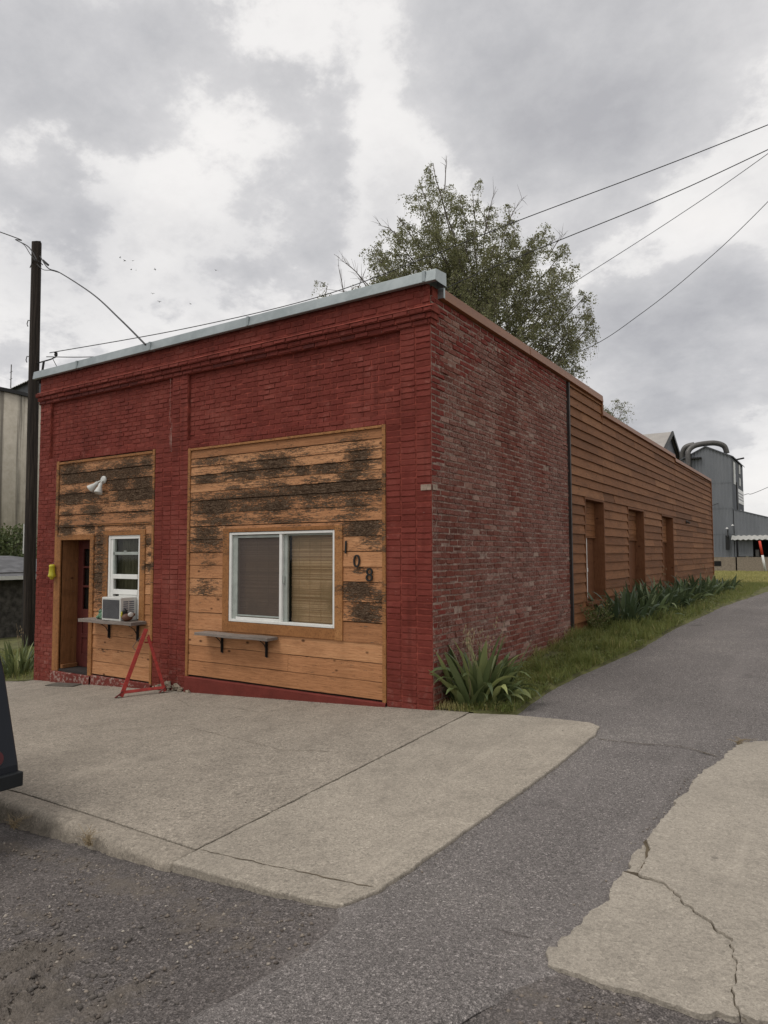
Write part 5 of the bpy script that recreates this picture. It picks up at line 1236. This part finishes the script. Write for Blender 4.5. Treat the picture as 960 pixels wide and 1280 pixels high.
mb=MB(); mb.box(1.28,1.5,.06,.3,1.02,1.5); tag(build('barrel_box',mb,M['duct'],loc=(-2.1,46.75,.42),bevel=.03),'small grey bin inside the dark dock opening','bin')
mb=MB(); mb.tube([(-.35,-.35,2.4),(-.35,-.1,2.9)],.05,6); mb.box(-.5,-.28,-.25,-.06,1.5,2.5); build('electric_box',mb,M['black'],AX)
for p in((-.38,-.3,2.95),(-.02,-.3,3.15)):
    mb=MB(); mb.lathe([(.0,0),(.1,.02),(.0,.12)],8,p); build('lamp',mb,M['white'],AX)
RB=thing('gabled_warehouse','blue-grey gabled warehouse roof behind the loading annex','warehouse',(4.2,60,.5))
mb=MB(); mb.box(-5.6,6,0,14,0,4.0); mb.add([(-5.6,-.02,0),(6,-.02,0),(6,-.02,3.9),(.4,-.02,5.9),(-5.6,-.02,3.6)],[(0,1,2,3,4)]); build('wall',mb,M['elev'],RB)
mb=MB(); mb.add([(-5.9,-.3,3.5),(.4,-.3,6.1),(.4,14.3,6.1),(-5.9,14.3,3.5),(6.4,-.3,3.6),(6.4,14.3,3.6),(-5.9,-.3,3.35),(.4,-.3,5.92)],[(0,1,2,3),(1,4,5,2),(0,6,7,1)]); build('roof',mb,M['elevdk'],RB)
# barn with pale roof
BR=thing('barn','weathered barn with pale roof and dark gable end behind the rear siding','barn',(-7.07,51.9,.4))
mb=MB(); mb.box(-22,0,-3.8,3.8,0,9.0); mb.add([(0.01,-3.8,0),(0.01,3.8,0),(0.01,3.8,9.0),(0.01,0,10.95),(0.01,-3.8,9.0)],[(0,1,2,3,4)]); build('wall',mb,M['elevdk'],BR)
mb=MB(); mb.add([(-22.3,-4.15,8.82),(.3,-4.15,8.82),(.3,0,11.0),(-22.3,0,11.0)],[(0,1,2,3)]); mb.add([(.3,4.15,8.82),(-22.3,4.15,8.82),(-22.3,0,11.0),(.3,0,11.0)],[(0,1,2,3)]); build('roof',mb,M['greyroof'],BR)
mb=MB(); 
for s in(-1,1): mb.add([(.32,s*4.2,8.55),(.32,s*4.2,8.86),(.32,0,11.06),(.32,0,10.75),(.2,s*4.2,8.55),(.2,s*4.2,8.86),(.2,0,11.06),(.2,0,10.75)],[(0,1,2,3),(7,6,5,4),(1,5,6,2),(0,3,7,4)])
build('barge_board',mb,M['black'],BR)
# marker post
MP=thing('marker_post','leaning red and white marker post standing before the loading dock','post',(-.09,44.7,G(-.09,44.7)-.02))
mb=MB(); mb.tube([(0,0,0),(-.14,-.18,1.08)],.075,10); build('white_half',mb,M['white'],MP,smooth=True)
mb=MB(); mb.tube([(-.14,-.18,1.08),(-.26,-.34,2.0)],.075,10); build('red_half',mb,M['redpaint'],MP,smooth=True)
for i,(x,y,r,lab) in enumerate([(1.5,92,.9,'tiny far tree above the warehouse roof at the right edge'),(-60,110,4,'far tree hidden beyond the brick shop'),(30,120,4,'far tree beyond the right side of the alley')]):
    zt=8.0 if i==0 else 5
    shrub('far_tree',lab,(x,y,.4),[(0,0,zt-r,r),(r*.7,0,zt-r*1.3,r*.7),(-r*.8,.2,zt-r*1.4,r*.7)],900,.3,.12)

# ------------------------------------------------------------------ parked car (only its rear corner reaches the picture)
CR_=thing('parked_car','dark navy parked car with red rear reflector at the left edge','car',(-.90,-4.07-.86,float(Sn(-.9,-4.6))+.07))
mb=MB(); hw=.86
side=[(-.0,.335),(-.02,.47),(-.22,1.05),(-.40,1.42),(-.9,1.50),(-2.3,1.48),(-3.05,1.04),(-4.15,.92),(-4.3,.6),(-4.3,.28),(-.2,.28)]
n=len(side); V=[(x,-hw,z) for x,z in side]+[(x,hw,z) for x,z in side]
mb.add(V,[tuple(range(n)),tuple(range(2*n-1,n-1,-1))]+[(i,n+i,n+(i+1)%n,(i+1)%n) for i in range(n)]); build('body',mb,M['car'],CR_,bevel=.02,seg=3)
mb=MB(); mb.box(-.12,.03,-hw-.005,hw+.005,.335,.43); build('bumper',mb,M['bumper'],CR_,bevel=.008)
for s in(-1,1):
    mb=MB(); d=Vector((.95,0,.31)); mb.lathe([(.0,0),(.055,0),(.05,.012),(.0,.016)],18,(-.040,s*(hw-.15),.535),d); build('reflector',mb,M['redlens'],CR_)
    for x in(-.85,-3.45):
        w=MB(); w.lathe([(.0,-.1),(.2,-.1),(.33,-.095),(.355,-.06),(.355,.06),(.33,.095),(.2,.1),(.0,.1)],24,(x,s*(hw-.1),.285),(0,1,0)); wo=build('wheel',w,M['rubber'],CR_,smooth=False)
mb=MB(); mb.add([(-.20,-.68,1.06),(-.20,.68,1.06),(-.365,.62,1.385),(-.365,-.62,1.385)],[(0,1,2,3)]); o=build('rear_window',mb,M['black'],CR_)
for s in(-1,1):
    mb=MB(); mb.add([(-.75,s*(hw+.003),1.06),(-2.9,s*(hw+.003),1.06),(-2.3,s*(hw+.003),1.42),(-1.0,s*(hw+.003),1.43)],[(0,1,2,3)]); build('side_window',mb,M['black'],CR_)

# ------------------------------------------------------------------ sky and sun
SUN_EL,SUN_AZ=R(60),R(205)      # azimuth from +y clockwise
sd=Vector((math.sin(SUN_AZ)*math.cos(SUN_EL),math.cos(SUN_AZ)*math.cos(SUN_EL),math.sin(SUN_EL)))
ld=bpy.data.lights.new('sun','SUN'); ld.energy=1.05; ld.angle=R(22); ld.color=(1,.955,.89)
lo=bpy.data.objects.new('sun',ld); COL.objects.link(lo); lo.rotation_euler=sd.to_track_quat('Z','Y').to_euler()
w=bpy.data.worlds.new('World'); scene.world=w; w.use_nodes=True; nt=w.node_tree; nt.nodes.clear()
class WN(N):
    def __init__(s): s.nt=nt; s._oc=None; s.out=nt.nodes.new('ShaderNodeOutputWorld')
    def oc(s):
        if s._oc is None: s._oc=s.n('ShaderNodeTexCoord').outputs['Generated']
        return s._oc
k=WN()
sky=k.n('ShaderNodeTexSky',sky_type='NISHITA'); sky.sun_disc=False; sky.sun_elevation=SUN_EL; sky.sun_rotation=SUN_AZ
b1=k.n('ShaderNodeBackground'); k.put(b1.inputs[0],sky.outputs[0]); b1.inputs[1].default_value=.09
dirv=k.oc(); zc=k.math('MAXIMUM',k.sep(dirv,2),-.05)
dv=k.n('ShaderNodeVectorMath',operation='DIVIDE'); k.put(dv.inputs[0],dirv)
cz=k.n('ShaderNodeCombineXYZ'); zz=k.math('ADD',zc,.42)
for i in range(3): k.put(cz.inputs[i],zz)
k.put(dv.inputs[1],cz.outputs[0]); pl=dv.outputs[0]
wn=k.noise(1.5,3,.5,vec=pl,col=True)
wv=k.n('ShaderNodeVectorMath',operation='MULTIPLY_ADD'); k.put(wv.inputs[0],wn); wv.inputs[1].default_value=(.22,.22,.22); k.put(wv.inputs[2],dirv)
ws=k.n('ShaderNodeVectorMath',operation='SUBTRACT'); k.put(ws.inputs[0],wv.outputs[0]); ws.inputs[1].default_value=(.11,.11,.11); wd=ws.outputs[0]
nrmz=k.n('ShaderNodeVectorMath',operation='NORMALIZE'); k.put(nrmz.inputs[0],wd); wd=nrmz.outputs[0]
def sdir(px,py):
    return (fw+r2*((px-480)/864.92)+u2*((640-py)/864.92)).normalized()
clouds=[(70,110,150,-.42),(190,60,90,-.15),(60,275,85,-.42),(140,330,60,-.2),(330,300,110,-.22),(420,260,90,-.16),(250,330,90,-.18),(660,70,170,-.40),(560,40,90,-.2),(760,200,130,-.30),(860,90,130,-.2),(940,200,70,-.10),(800,300,60,-.16),(880,440,110,-.50),(800,470,80,-.42),(930,400,60,-.3),(945,640,50,-.15),(60,400,80,-.12),
        (250,190,90,.17),(100,195,55,.34),(20,205,50,.25),(180,330,50,.2),(340,60,60,.12),(480,160,60,.16),(560,180,60,.12),(230,260,60,.18),(390,130,60,-.16),(300,110,50,-.10),(860,330,70,.22),(930,330,50,.22),(835,520,26,.42),(905,500,40,.12),(945,560,40,.35),(420,400,80,.05),(660,300,60,.05),(940,600,30,.15)]
acc=None
for px,py,rr,s in clouds:
    d=k.n('ShaderNodeVectorMath',operation='DOT_PRODUCT'); k.put(d.inputs[0],wd); d.inputs[1].default_value=sdir(px,py)
    D=math.hypot((px-480)/864.92,(640-py)/864.92); ang=rr/864.92/(1+D*D)**.75
    f=k.ss(d.outputs['Value'],math.cos(ang*1.45),math.cos(ang*.25)); f=k.math('MULTIPLY',f,s)
    acc=f if acc is None else k.math('ADD',acc,f)
n1=k.noise(2.1,11,.60,vec=pl,dist=.15); n2=k.noise(5.2,10,.62,vec=pl); n3=k.noise(1.0,5,.5,vec=pl)
def sub(v,f,c=.5): return k.math('MULTIPLY',k.math('SUBTRACT',v,c),f)
base=k.math('ADD',k.math('ADD',k.math('MULTIPLY',acc,.62),.74),k.math('ADD',sub(n1,.85),k.math('ADD',sub(n3,.3),sub(n2,.55))))
c1=k.ramp(base,[(.10,(.40,.40,.42)),(.35,(.52,.515,.525)),(.58,(.615,.605,.605)),(.78,(.715,.70,.69)),(1,(.765,.745,.73))])
dens=k.math('ADD',k.math('MULTIPLY',acc,-.55),k.math('ADD',sub(n1,1.35),sub(k.noise(7.5,10,.64,vec=pl),.85)))
mask=k.math('MULTIPLY',k.ss(dens,.03,.20),.80)
shade=k.math('ADD',k.math('MULTIPLY',dens,-.9),k.math('ADD',.78,sub(n2,.9)))
c2=k.ramp(shade,[(.15,(.34,.34,.36)),(.4,(.42,.42,.435)),(.65,(.52,.515,.525)),(.9,(.63,.62,.62))])
cc=k.mix(mask,c1,c2)
rim=k.math('MULTIPLY',k.ss(dens,-.16,.02),k.math('SUBTRACT',1,k.ss(dens,.03,.16)))
cc=k.mix(k.math('MULTIPLY',rim,.35),cc,(.80,.785,.77))
b2=k.n('ShaderNodeBackground'); k.put(b2.inputs[0],cc); b2.inputs[1].default_value=1.0
mx=k.n('ShaderNodeMixShader'); mx.inputs[0].default_value=.96
nt.links.new(b1.outputs[0],mx.inputs[1]); nt.links.new(b2.outputs[0],mx.inputs[2]); nt.links.new(mx.outputs[0],k.out.inputs[0])

vs=scene.view_settings; vs.view_transform='Standard'; vs.look='None'; vs.gamma=1; vs.exposure=0.30; vs.use_curve_mapping=False
scene.render.engine='CYCLES'; scene.cycles.max_bounces=6; scene.cycles.transparent_max_bounces=12
